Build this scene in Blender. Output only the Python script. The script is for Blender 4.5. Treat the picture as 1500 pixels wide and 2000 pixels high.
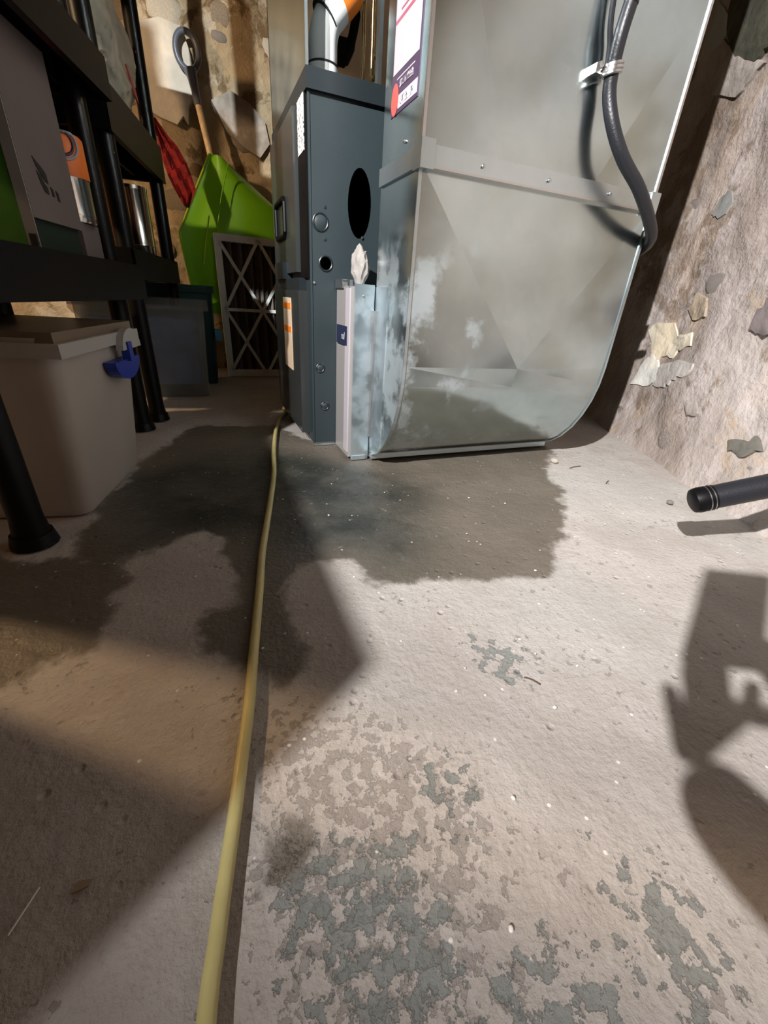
import bpy, bmesh, math, random
from mathutils import Vector, Matrix, noise
random.seed(7)
S = bpy.context.scene
for o in list(bpy.data.objects): bpy.data.objects.remove(o)
PI = math.pi
COL = S.collection

# ------------------------------------------------------------------ camera
W, H, F = 1500, 2000, 798.0
cam = bpy.data.cameras.new('camera'); co = bpy.data.objects.new('camera', cam); COL.objects.link(co)
cam.sensor_fit = 'VERTICAL'; cam.sensor_height = 36.0; cam.sensor_width = 27.0
cam.lens = 36.0 * F / H; cam.clip_start = 0.01; cam.clip_end = 50
dn = Vector((-108.0, -1549.0, -F)); up = -dn.normalized()
vx = Vector((2078.0, 267.0, -F)); vx = (vx - up * vx.dot(up)).normalized(); vy = up.cross(vx)
Rw = Matrix((vx, vy, up))                      # camera space -> world (X along the duct front, Y away, Z up)
co.matrix_world = Matrix.Translation((0, 0, 0.412)) @ Rw.to_4x4()
S.camera = co

# ------------------------------------------------------------------ world, exposure, lamps
S.view_settings.view_transform = 'Standard'; S.view_settings.look = 'None'
S.view_settings.gamma = 1.0; S.view_settings.exposure = 0.0; S.view_settings.use_curve_mapping = False
w = bpy.data.worlds.new('world'); S.world = w; w.use_nodes = True
w.node_tree.nodes['Background'].inputs[0].default_value = (0.55, 0.6, 0.65, 1)
w.node_tree.nodes['Background'].inputs[1].default_value = 0.02
LAMP_A = (-1.55, -0.75, 1.97); LAMP_B = (-1.15, -0.68, 1.97); LAMP_W = (-1.35, 1.30, 1.35)

def lamp(name, loc, power, color, r, label):
    root = bpy.data.objects.new(name, None); COL.objects.link(root); root.location = loc
    root['label'] = label; root['category'] = 'lamp'
    bm = bmesh.new(); bmesh.ops.create_uvsphere(bm, u_segments=16, v_segments=10, radius=r)
    me = bpy.data.meshes.new('bulb'); bm.to_mesh(me); bm.free()
    b = bpy.data.objects.new('bulb', me); COL.objects.link(b); b.parent = root
    m = bpy.data.materials.new('bulb_glow_' + name); m.use_nodes = True
    p = m.node_tree.nodes['Principled BSDF']; p.inputs['Base Color'].default_value = (1, 1, 1, 1)
    p.inputs['Emission Color'].default_value = (*color, 1)
    p.inputs['Emission Strength'].default_value = power / (4 * PI * r * r * PI)
    me.materials.append(m)
    for pl in me.polygons: pl.use_smooth = True
    bm = bmesh.new(); bmesh.ops.create_cone(bm, cap_ends=True, segments=16, radius1=0.018, radius2=0.03, depth=0.09)
    bmesh.ops.translate(bm, verts=bm.verts, vec=(0, 0, r + 0.04))
    me = bpy.data.meshes.new('socket'); bm.to_mesh(me); bm.free()
    s_ = bpy.data.objects.new('socket', me); COL.objects.link(s_); s_.parent = root
    mm = bpy.data.materials.new('socket_ceramic_' + name); mm.use_nodes = True
    mm.node_tree.nodes['Principled BSDF'].inputs['Base Color'].default_value = (.7, .68, .62, 1); me.materials.append(mm)
    return root
def work_light(loc, target, power, color, cone, blend, label):
    root = bpy.data.objects.new('work_light', None); COL.objects.link(root); root.location = loc
    root.rotation_euler = (Vector(target) - Vector(loc)).to_track_quat('-Z', 'Y').to_euler()
    root['label'] = label; root['category'] = 'lamp'
    ld = bpy.data.lights.new('work_light_beam', 'SPOT'); ld.energy = power; ld.color = color; ld.spot_size = math.radians(cone); ld.spot_blend = blend; ld.shadow_soft_size = .022
    lo = bpy.data.objects.new('beam', ld); COL.objects.link(lo); lo.parent = root; lo.location = (0, 0, -.10)
    bm = bmesh.new(); rr = [(.075, -.085), (.06, -.03), (.028, .02), (.022, .09), (.018, .09), (.024, .02), (.056, -.03), (.072, -.085)]; rings = []
    for r, z in rr: rings.append([bm.verts.new((r * math.cos(2 * PI * k / 24), r * math.sin(2 * PI * k / 24), z)) for k in range(24)])
    for a, b in zip(rings, rings[1:] + rings[:1]):
        for k in range(24): bm.faces.new([a[k], a[(k + 1) % 24], b[(k + 1) % 24], b[k]])
    me = bpy.data.meshes.new('reflector'); bm.to_mesh(me); bm.free()
    b = bpy.data.objects.new('reflector', me); COL.objects.link(b); b.parent = root
    mm = bpy.data.materials.new('reflector_metal'); mm.use_nodes = True; mm.node_tree.nodes['Principled BSDF'].inputs['Metallic'].default_value = 1; me.materials.append(mm)
work_light(LAMP_A, (1.15, .92, .45), 1080, (1.0, 0.975, 0.965), 54, 1.0, 'clamp work light under the ceiling behind the photographer, bright white')
work_light(LAMP_B, (.12, 2.45, .75), 620, (0.98, 1.0, 0.95), 40, 1.0, 'dimmer cool clamp work light right beside the bright white one')
lamp('ceiling_bulb', LAMP_W, 82, (1.0, 0.66, 0.36), 0.03, 'warm yellow bulb hanging behind the near shelving unit')

# ------------------------------------------------------------------ material helpers
def mat(name, col=(.5, .5, .5), rough=.6, metal=0., trans=0., alpha=1., bump=0., bscale=50., var=0., vscale=8., coat=0., spec=None, ior=None, sss=0.):
    m = bpy.data.materials.new(name); m.use_nodes = True
    nt = m.node_tree; p = nt.nodes['Principled BSDF']
    p.inputs['Base Color'].default_value = (*col, 1); p.inputs['Roughness'].default_value = rough
    p.inputs['Metallic'].default_value = metal; p.inputs['Transmission Weight'].default_value = trans
    p.inputs['Alpha'].default_value = alpha; p.inputs['Coat Weight'].default_value = coat
    if spec is not None: p.inputs['Specular IOR Level'].default_value = spec
    if ior: p.inputs['IOR'].default_value = ior
    tc = nt.nodes.new('ShaderNodeTexCoord')
    if var > 0:
        n = nt.nodes.new('ShaderNodeTexNoise'); n.inputs['Scale'].default_value = vscale; n.inputs['Detail'].default_value = 6
        nt.links.new(tc.outputs['Object'], n.inputs['Vector'])
        r = nt.nodes.new('ShaderNodeValToRGB')
        r.color_ramp.elements[0].position = .3; r.color_ramp.elements[1].position = .7
        r.color_ramp.elements[0].color = (*[c * (1 - var) for c in col], 1)
        r.color_ramp.elements[1].color = (*[min(1, c * (1 + var)) for c in col], 1)
        nt.links.new(n.outputs['Fac'], r.inputs[0]); nt.links.new(r.outputs[0], p.inputs['Base Color'])
    if bump > 0:
        n = nt.nodes.new('ShaderNodeTexNoise'); n.inputs['Scale'].default_value = bscale; n.inputs['Detail'].default_value = 5
        nt.links.new(tc.outputs['Object'], n.inputs['Vector'])
        b = nt.nodes.new('ShaderNodeBump'); b.inputs['Strength'].default_value = bump; b.inputs['Distance'].default_value = .01
        nt.links.new(n.outputs['Fac'], b.inputs['Height']); nt.links.new(b.outputs[0], p.inputs['Normal'])
    return m

class G:                                       # tiny node-graph writer
    def __init__(s, name):
        s.m = bpy.data.materials.new(name); s.m.use_nodes = True; s.nt = s.m.node_tree
        s.p = s.nt.nodes['Principled BSDF']; s.tc = s.nt.nodes.new('ShaderNodeTexCoord').outputs['Object']
    def link(s, a, b): s.nt.links.new(a, b)
    def setin(s, sock, v):
        if hasattr(v, 'is_output'): s.link(v, sock)
        else: sock.default_value = v if not (isinstance(v, tuple) and len(v) == 3 and sock.type == 'RGBA') else (*v, 1)
    def noise(s, sc, det=4, rough=.5, vec=None, dist=0.):
        n = s.nt.nodes.new('ShaderNodeTexNoise'); n.inputs['Scale'].default_value = sc; n.inputs['Detail'].default_value = det
        n.inputs['Roughness'].default_value = rough; n.inputs['Distortion'].default_value = dist
        s.link(vec or s.tc, n.inputs['Vector']); return n.outputs['Fac']
    def voro(s, sc, out='Distance', feat='F1', vec=None):
        n = s.nt.nodes.new('ShaderNodeTexVoronoi'); n.feature = feat; n.inputs['Scale'].default_value = sc
        s.link(vec or s.tc, n.inputs['Vector']); return n.outputs[out]
    def math(s, op, a, b=0., c=None):
        n = s.nt.nodes.new('ShaderNodeMath'); n.operation = op; s.setin(n.inputs[0], a); s.setin(n.inputs[1], b)
        if c is not None: s.setin(n.inputs[2], c)
        return n.outputs[0]
    def ss(s, v, a, b):                        # smoothstep a..b
        n = s.nt.nodes.new('ShaderNodeMapRange'); n.interpolation_type = 'SMOOTHSTEP'; s.setin(n.inputs['Value'], v)
        n.inputs['From Min'].default_value = a; n.inputs['From Max'].default_value = b; return n.outputs['Result']
    def mix(s, f, a, b):
        n = s.nt.nodes.new('ShaderNodeMix'); n.data_type = 'RGBA'; s.setin(n.inputs[0], f)
        s.setin(n.inputs[6], a); s.setin(n.inputs[7], b); return n.outputs[2]
    def attr(s, name):
        n = s.nt.nodes.new('ShaderNodeAttribute'); n.attribute_name = name; return n.outputs['Fac']
    def bump(s, h, st=.5, d=.01, nrm=None):
        n = s.nt.nodes.new('ShaderNodeBump'); n.inputs['Strength'].default_value = st; n.inputs['Distance'].default_value = d
        s.link(h, n.inputs['Height'])
        if nrm: s.link(nrm, n.inputs['Normal'])
        return n.outputs[0]
    def sep(s):
        n = s.nt.nodes.new('ShaderNodeSeparateXYZ'); s.link(s.tc, n.inputs[0]); return n.outputs

# ------------------------------------------------------------------ mesh helpers
def tag(o, label=None, cat=None, group=None, kind=None):
    if label: o['label'] = label
    if cat: o['category'] = cat
    if group: o['group'] = group
    if kind: o['kind'] = kind
    return o
def obj(name, bm, m, parent=None, smooth=False, loc=None, bevel=0., label=None):
    if bevel > 0:
        es = [e for e in bm.edges if len(e.link_faces) == 2 and e.calc_face_angle(0) > .6]
        bmesh.ops.bevel(bm, geom=es, offset=bevel, segments=2, affect='EDGES', clamp_overlap=True)
    bmesh.ops.recalc_face_normals(bm, faces=bm.faces)
    me = bpy.data.meshes.new(name); bm.to_mesh(me); bm.free()
    if m: me.materials.append(m)
    if smooth:
        for p in me.polygons: p.use_smooth = True
        me.set_sharp_from_angle(angle=math.radians(40))
    o = bpy.data.objects.new(name, me); COL.objects.link(o)
    if parent: o.parent = parent
    if loc: o.location = loc
    if label: o['label'] = label
    return o
def thing(name, loc, label, cat, group=None, rz=0.):
    o = bpy.data.objects.new(name, None); COL.objects.link(o); o.location = loc; o.rotation_euler = (0, 0, rz)
    o.empty_display_size = .05
    return tag(o, label, cat, group)
def box(bm, x0, y0, z0, x1, y1, z1, M=None):
    vs = [bm.verts.new(Vector(p)) for p in [(x0,y0,z0),(x1,y0,z0),(x1,y1,z0),(x0,y1,z0),(x0,y0,z1),(x1,y0,z1),(x1,y1,z1),(x0,y1,z1)]]
    if M: 
        for v in vs: v.co = M @ v.co
    for f in [(0,3,2,1),(4,5,6,7),(0,1,5,4),(1,2,6,5),(2,3,7,6),(3,0,4,7)]: bm.faces.new([vs[i] for i in f])
    return vs
def mkbox(*a, **k): bm = bmesh.new(); box(bm, *a, **k); return bm
def frame_at(d):
    d = Vector(d).normalized(); a = Vector((0, 0, 1)) if abs(d.z) < .9 else Vector((1, 0, 0))
    u = d.cross(a).normalized(); v = d.cross(u); return u, v
def tube(bm, pts, r, seg=12, cap=True, close=False):
    pts = [Vector(p) for p in pts]; n = len(pts); rs = r if isinstance(r, (list, tuple)) else [r] * n
    rings = []; u = None
    for i, p in enumerate(pts):
        d = (pts[(i + 1) % n] - pts[i - 1]) if close else (pts[min(i + 1, n - 1)] - pts[max(i - 1, 0)])
        d.normalize()
        if u is None: u, v = frame_at(d)
        else:
            u = (u - d * u.dot(d)).normalized()
        v = d.cross(u)
        rings.append([bm.verts.new(p + (u * math.cos(t) + v * math.sin(t)) * rs[i]) for t in [2 * PI * k / seg for k in range(seg)]])
    for i in range(n if close else n - 1):
        a, b = rings[i], rings[(i + 1) % n]
        for k in range(seg): bm.faces.new([a[k], a[(k + 1) % seg], b[(k + 1) % seg], b[k]])
    if cap and not close: bm.faces.new(rings[0][::-1]); bm.faces.new(rings[-1])
def spline(pts, n=8):
    pts = [Vector(p) for p in pts]; out = []
    for i in range(len(pts) - 1):
        p0, p1, p2, p3 = pts[max(i - 1, 0)], pts[i], pts[i + 1], pts[min(i + 2, len(pts) - 1)]
        for k in range(n):
            t = k / n
            out.append(.5 * ((2 * p1) + (p2 - p0) * t + (2 * p0 - 5 * p1 + 4 * p2 - p3) * t * t + (3 * p1 - p0 - 3 * p2 + p3) * t ** 3))
    return out + [pts[-1]]
def lathe(bm, prof, seg=24, M=None):
    rings = []
    for r, z in prof:
        rings.append([bm.verts.new((r * math.cos(2 * PI * k / seg), r * math.sin(2 * PI * k / seg), z)) for k in range(seg)])
    for a, b in zip(rings, rings[1:]):
        for k in range(seg): bm.faces.new([a[k], a[(k + 1) % seg], b[(k + 1) % seg], b[k]])
    if prof[0][0] > 1e-5: bm.faces.new(rings[0][::-1])
    if prof[-1][0] > 1e-5: bm.faces.new(rings[-1])
    if M:
        for rg in rings:
            for v in rg: v.co = M @ v.co
    bmesh.ops.remove_doubles(bm, verts=bm.verts, dist=1e-6)
def prism(bm, poly, d, off=(0, 0, 0)):         # poly: 3D points of a planar outline, d: extrusion vector
    a = [bm.verts.new(Vector(p)) for p in poly]; b = [bm.verts.new(Vector(p) + Vector(d)) for p in poly]
    bm.faces.new(a[::-1]); bm.faces.new(b); n = len(a)
    for i in range(n): bm.faces.new([a[i], a[(i + 1) % n], b[(i + 1) % n], b[i]])
def disc(name, c, axis, r, t, m, parent, seg=24, dome=0.):
    q = Vector(axis).normalized().to_track_quat('Z', 'Y').to_matrix().to_4x4(); M = Matrix.Translation(c) @ q
    bm = bmesh.new(); lathe(bm, [(r, 0), (r, t * .7), (r * .85, t), (0, t + dome)], seg, M); return obj(name, bm, m, parent, smooth=True)
def text(name, s, size, M, m, parent):
    cu = bpy.data.curves.new(name, 'FONT'); cu.body = s; cu.size = size; cu.extrude = .0003; cu.align_x = 'CENTER'; cu.align_y = 'CENTER'
    t = bpy.data.objects.new('tmp', cu); COL.objects.link(t)
    me = bpy.data.meshes.new_from_object(t); bpy.data.objects.remove(t); me.materials.append(m)
    for v in me.vertices: v.co = M @ v.co
    o = bpy.data.objects.new(name, me); COL.objects.link(o); o.parent = parent; return o

# ------------------------------------------------------------------ materials
def concrete():
    g = G('floor_concrete')
    wet_shade = g.math('ADD', g.attr('wet_shade'), g.math('MULTIPLY', g.math('SUBTRACT', g.noise(14, 7, .62), .5), .10))
    wet_shade_m = g.ss(wet_shade, -.008, .016)
    blu = g.math('ADD', g.attr('spall'), g.math('MULTIPLY', g.math('SUBTRACT', g.noise(62, 8, .64), .5), .22))
    blum = g.ss(blu, -.002, .006)
    base = g.mix(g.ss(g.noise(5, 6, .6), .35, .65), (.385, .345, .315), (.465, .43, .40))
    base = g.mix(g.math('MULTIPLY', g.ss(g.noise(2.1, 3), .42, .62), .45), base, (.385, .385, .36))
    grit = g.noise(170, 5, .7)
    base = g.mix(g.math('MULTIPLY', g.ss(grit, .5, .72), .35), base, (.25, .21, .18))
    # spalled flakes: thin islands of exposed darker concrete
    fl = g.math('ADD', g.noise(75, 8, .62), g.math('MULTIPLY', g.noise(5.2, 4), .40)); fl = g.math('ADD', fl, g.math('MULTIPLY', g.ss(g.attr('flake'), -.06, .03), .15))
    flm = g.math('MULTIPLY', g.ss(fl, .845, .875), .6)
    base = g.mix(flm, base, (.22, .195, .172))
    base = g.mix(g.math('MULTIPLY', blum, .75), base, (.17, .19, .18))
    sp = g.math('MULTIPLY', g.ss(g.voro(60), .14, .08), g.ss(g.noise(20, 2), .55, .62))
    base = g.mix(sp, base, (.80, .77, .70))
    wet_shade_c = g.mix(g.ss(g.noise(7, 6, .6), .35, .68), (.022, .025, .022), (.075, .072, .060))
    wet_shade_c = g.mix(g.math('MULTIPLY', g.ss(g.noise(60, 5, .7), .6, .7), .4), wet_shade_c, (.30, .27, .23))
    wet_shade_c = g.mix(g.ss(g.attr('stain'), -.06, .12), g.mix(.55, wet_shade_c, (.215, .18, .14)), wet_shade_c)
    wet_shade_c = g.mix(sp, wet_shade_c, (.6, .56, .5))
    col = g.mix(wet_shade_m, base, wet_shade_c)
    g.link(col, g.p.inputs['Base Color'])
    rr = g.math('ADD', g.math('MULTIPLY', wet_shade_m, -.38), g.math('ADD', .86, g.math('MULTIPLY', g.noise(9, 3), -.06)))
    g.link(rr, g.p.inputs['Roughness']); g.p.inputs['Specular IOR Level'].default_value = .45
    h = g.math('ADD', g.math('MULTIPLY', g.noise(40, 8, .62), .5), g.math('MULTIPLY', g.noise(150, 4, .6), .30))
    h = g.math('ADD', h, g.math('MULTIPLY', flm, -.14)); h = g.math('ADD', h, g.math('MULTIPLY', blum, -.16))
    pits = g.math('MULTIPLY', g.ss(g.voro(38), .22, .05), g.ss(g.noise(11, 2), .5, .6)); h = g.math('ADD', h, g.math('MULTIPLY', pits, -.35))
    g.link(g.bump(h, .75, .009), g.p.inputs['Normal']); return g.m
def stonewall(name, a, b, c, dark):
    g = G(name)
    base = g.mix(g.ss(g.noise(3.0, 7, .62), .36, .64), a, b)
    base = g.mix(g.ss(g.noise(6.5, 8, .66, dist=.6), .56, .62), base, c)
    base = g.mix(g.math('MULTIPLY', g.ss(g.noise(4.2, 8, .7, dist=.5), .53, .60), .8), base, dark)
    base = g.mix(g.math('MULTIPLY', g.ss(g.noise(60, 5, .7), .5, .75), .4), base, tuple(x * .5 for x in b))
    g.link(base, g.p.inputs['Base Color']); g.p.inputs['Roughness'].default_value = .92
    h = g.math('ADD', g.noise(7, 6, .55), g.math('MULTIPLY', g.noise(70, 5, .6), .14))
    g.link(g.bump(h, .9, .030), g.p.inputs['Normal']); return g.m
def galvanized(name, col=(.50, .59, .605), rough=.33, smudge=.5):
    g = G(name)
    sp = g.voro(55, 'Color'); bw = g.nt.nodes.new('ShaderNodeRGBToBW'); g.link(sp, bw.inputs[0]); sp = bw.outputs[0]
    n1 = g.noise(3.5, 4, .5); n2 = g.noise(11, 6, .6)
    c = g.mix(g.ss(n1, .3, .7), tuple(x * .86 for x in col), tuple(min(1, x * 1.08) for x in col))
    c = g.mix(g.math('MULTIPLY', sp, .10), c, (.8, .82, .82))
    sm = g.math('MULTIPLY', g.ss(g.math('ADD', n2, g.math('MULTIPLY', g.ss(g.sep()[0], -.20, -.30), .12)), .535, .68), smudge)      # pale oxide bloom near the left corner and lower boot
    xyz = g.sep(); reg = g.math('MULTIPLY', g.ss(xyz[0], .02, -.20), g.ss(xyz[2], .56, .42))
    sm = g.math('MULTIPLY', sm, reg); c = g.mix(sm, c, (.60, .68, .74)); g.link(g.math('SUBTRACT', 1., g.math('MULTIPLY', sm, .75)), g.p.inputs['Metallic'])
    g.link(c, g.p.inputs['Base Color'])
    r = g.math('ADD', rough - .04, g.math('MULTIPLY', n2, .12)); r = g.math('ADD', r, g.math('MULTIPLY', sm, .3)); g.link(r, g.p.inputs['Roughness'])
    h = g.math('ADD', g.math('MULTIPLY', g.noise(2.6, 2), 1.), g.math('MULTIPLY', sp, .006)); g.link(g.bump(h, .25, .03), g.p.inputs['Normal'])
    return g.m
def speckle(name, bg, fg, sc, thr):
    g = G(name); c = g.mix(g.ss(g.noise(sc, 3, .6), thr, thr + .03), bg, fg); g.link(c, g.p.inputs['Base Color']); g.p.inputs['Roughness'].default_value = .5; return g.m

M_floor = concrete()
M_rwall = stonewall('right_wall_parging', (.30, .245, .21), (.46, .405, .38), (.38, .30, .235), (.185, .135, .095))
M_bwall = stonewall('back_wall_stone', (.34, .25, .15), (.50, .40, .27), (.55, .47, .36), (.12, .065, .02))
M_stoneA = mat('stone_rust', (.30, .19, .10), .9, bump=.8, bscale=30, var=.5, vscale=20)
M_stoneB = mat('stone_tan', (.42, .34, .25), .9, bump=.8, bscale=30, var=.35, vscale=20)
M_stoneG = mat('stone_grey', (.33, .29, .26), .9, bump=.7, bscale=30, var=.3, vscale=20)
M_stoneR = mat('stone_pinkish', (.33, .28, .25), .92, bump=.8, bscale=14, var=.35, vscale=9)
M_stoneP = mat('stone_pale', (.66, .60, .50), .9, bump=.7, bscale=30, var=.2, vscale=20)
M_plaster = mat('pale_plaster', (.62, .57, .50), .9, bump=.5, bscale=25, var=.15, vscale=12)
M_galv = galvanized('galvanized_sheet', rough=.17, smudge=.38); M_galv2 = galvanized('galvanized_bright', (.56, .65, .69), .30, .2)
M_furn = mat('furnace_paint', (.023, .035, .040), .45, bump=.05, bscale=400, var=.06)
M_furnd = mat('furnace_dark', (.012, .018, .022), .4)
M_door = mat('furnace_door_gloss', (.05, .055, .055), .22, metal=.3)
M_black = mat('black_plastic', (.0025, .0025, .003), .45, spec=.2)
M_blackm = mat('matt_black', (.003, .003, .004), .75, spec=.12)
M_rubber = mat('black_rubber', (.012, .013, .017), .4, bump=.1, bscale=300)
M_hose = mat('clear_yellowed_vinyl', (.52, .45, .19), .42, bump=.1, bscale=80, var=.12, vscale=15)
M_pvc = mat('white_pvc', (.82, .85, .85), .3)
M_orange = mat('orange_label', (.85, .22, .02), .5)
M_green = mat('lime_plastic', (.20, .56, .008), .35)
M_green2 = mat('lime_rib', (.42, .62, .03), .35)
M_wood = mat('varnished_wood', (.78, .60, .38), .35, var=.2, vscale=30)
M_grip = mat('grey_blue_grip', (.12, .13, .17), .35)
M_white = mat('white_print', (.38, .38, .42), .5)
M_purple = mat('dark_purple_print', (.05, .03, .07), .5)
M_red = mat('red_print', (.5, .08, .07), .5)
M_dark = mat('dark_print', (.01, .01, .012), .5)
M_navy = mat('navy_label', (.012, .018, .05), .4)
M_mag = mat('maroon_print', (.28, .07, .12), .5)
M_card = mat('filter_cardboard', (.80, .84, .83), .7, bump=.2, bscale=120)
M_media = mat('pleated_media', (.12, .095, .085), .9)
M_media2 = mat('pleat_ridge', (.30, .26, .24), .9)
M_bin = mat('frosted_plastic', (.56, .50, .44), .45, trans=.35, bump=.05, bscale=40, var=.05)
M_lid = mat('frosted_lid', (.55, .53, .50), .35, trans=.35)
M_clear = mat('clear_plastic', (.60, .66, .72), .18, trans=.75, alpha=.55)
M_bluelatch = mat('blue_latch', (.01, .035, .30), .35)
M_blueload = mat('blue_cloth', (.13, .21, .42), .8, bump=.4, bscale=30, var=.3)
M_teal = mat('teal_plastic', (.006, .055, .06), .4)
M_sky = mat('sky_blue_latch', (.08, .33, .55), .4)
M_chrome = mat('polished_steel', (.68, .66, .62), .16, metal=1)
M_can = mat('can_orange', (.90, .20, .03), .45)
M_brown = mat('cardboard_grey_brown', (.16, .125, .115), .8, var=.08)
M_boxgreen = mat('box_green', (.05, .20, .015), .6, var=.35, vscale=14)
M_boxgrey = mat('box_border', (.30, .29, .28), .7)
M_bag = mat('crumpled_film', (.36, .32, .26), .22, bump=.9, bscale=9, var=.45, vscale=7)
M_redcloth = mat('red_mesh_cloth', (.30, .012, .015), .8, bump=.8, bscale=60, var=.5, vscale=25)
M_tan = mat('tan_board', (.78, .60, .40), .6, var=.1)
M_brass = mat('brass', (.75, .56, .30), .25, metal=1)
M_ceil = mat('old_joist_wood', (.11, .075, .045), .85, bump=.4, bscale=20, var=.35)
M_kraft = mat('kraft_cardboard', (.42, .29, .17), .85, var=.08)
M_skin = mat('skin', (.55, .33, .24), .5, bump=.1, bscale=90, var=.05)
_g = G('clothed_person'); _z = _g.sep()[2]
_c = _g.mix(_g.ss(_z, .50, .52), (.035, .045, .08), (.02, .022, .03)); _c = _g.mix(_g.ss(_z, .815, .825), _c, (.55, .33, .24)); _c = _g.mix(_g.ss(_z, .075, .07), _c, (.03, .02, .015))
_g.link(_c, _g.p.inputs['Base Color']); _g.p.inputs['Roughness'].default_value = .8; _g.link(_g.bump(_g.noise(60, 4), .4, .004), _g.p.inputs['Normal']); M_jacket = _g.m
M_ring = mat('bright_ring', (.6, .6, .6), .3, metal=1)

# ------------------------------------------------------------------ setting: floor
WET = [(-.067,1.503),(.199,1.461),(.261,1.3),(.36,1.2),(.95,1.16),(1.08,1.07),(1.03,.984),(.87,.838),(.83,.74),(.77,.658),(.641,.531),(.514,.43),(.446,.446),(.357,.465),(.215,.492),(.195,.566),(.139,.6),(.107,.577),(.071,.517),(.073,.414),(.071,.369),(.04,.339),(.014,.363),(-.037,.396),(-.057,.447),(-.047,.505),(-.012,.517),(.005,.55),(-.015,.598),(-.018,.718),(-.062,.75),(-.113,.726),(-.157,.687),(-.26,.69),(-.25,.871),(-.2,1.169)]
LEFT_SHADE = [(-.5,.80),(-.17,.69),(-.155,.62),(-.159,.541),(-.18,.48),(-.261,.449),(-.45,.40)]  # shelf shadow on the left floor, painted dark with the wet colour
WET3 = [(-.011,.216),(.03,.2),(.045,.186),(.045,.156),(.015,.15),(-.018,.159)]
BLUE = [[(.008,.166),(.040,.172),(.071,.165),(.112,.145),(.098,.117),(.112,.09),(.101,.049),(.055,.07),(.02,.10)],
        [(.271,.060),(.300,.045),(.298,.02),(.282,.001),(.26,.003),(.244,.015)], [(.138,.050),(.198,.040),(.20,.005),(.13,.005)],
        [(.30,.33),(.34,.30),(.31,.27)], [(.15,.20),(.18,.19),(.16,.16)]]
FLAKE = [(.045,.30),(.14,.27),(.18,.21),(.17,.12),(.15,.04),(.0,.06),(.0,.2)]
STAIN = [(.13,1.25),(.30,1.12),(.42,1.02),(.50,.85),(.40,.62),(.30,.52),(.22,.50),(.2,.57),(.10,.62),(.02,.70),(-.2,.7),(-.25,1.1)]
def sdf(px, py, poly):
    d = 1e9; ins = False; n = len(poly); j = n - 1
    for i in range(n):
        ax, ay = poly[j]; bx, by = poly[i]; ex, ey = bx - ax, by - ay
        t = max(0, min(1, ((px - ax) * ex + (py - ay) * ey) / (ex * ex + ey * ey)))
        dx, dy = px - ax - ex * t, py - ay - ey * t; d = min(d, dx * dx + dy * dy)
        if (ay > py) != (by > py) and px < (bx - ax) * (py - ay) / (by - ay) + ax: ins = not ins
        j = i
    d = math.sqrt(d); return d if ins else -d
def axis(segs):
    out = []
    for a, b, s in segs:
        n = max(1, round((b - a) / s)); out += [a + (b - a) * i / n for i in range(n)]
    return out + [segs[-1][1]]
xs = axis([(-2.3, -.5, .2), (-.5, .6, .0125), (.6, 1.5, .03), (1.5, 2.6, .15)])
ys = axis([(-2.3, -.1, .2), (-.1, .9, .0125), (.9, 1.9, .03), (1.9, 2.85, .12)])
me = bpy.data.meshes.new('floor'); nx, ny = len(xs), len(ys)
vs = [(x, y, (noise.noise(Vector((x * 3, y * 3, 0))) * .002 + noise.noise(Vector((x * 14, y * 14, 5))) * .0009) if -1 < x < 2 else 0) for y in ys for x in xs]
vs = [(x, y, z - .0028) for x, y, z in vs]
me.from_pydata(vs, [], [(j * nx + i, j * nx + i + 1, (j + 1) * nx + i + 1, (j + 1) * nx + i) for j in range(ny - 1) for i in range(nx - 1)])
aw = me.attributes.new('wet_shade', 'FLOAT', 'POINT'); ab = me.attributes.new('spall', 'FLOAT', 'POINT'); at_ = me.attributes.new('stain', 'FLOAT', 'POINT'); af = me.attributes.new('flake', 'FLOAT', 'POINT')
aw, ab, at_, af = (me.attributes[n] for n in ('wet_shade', 'spall', 'stain', 'flake'))
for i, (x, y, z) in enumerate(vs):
    aw.data[i].value = max(sdf(x, y, WET), sdf(x, y, LEFT_SHADE), sdf(x, y, WET3) - .004)
    ab.data[i].value = min(.006, max([sdf(x, y, p) for p in BLUE] + [-.075]))
    at_.data[i].value = sdf(x, y, STAIN); af.data[i].value = sdf(x, y, FLAKE)
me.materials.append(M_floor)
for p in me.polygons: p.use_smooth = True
o = bpy.data.objects.new('floor', me); COL.objects.link(o); tag(o, kind='structure')

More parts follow.
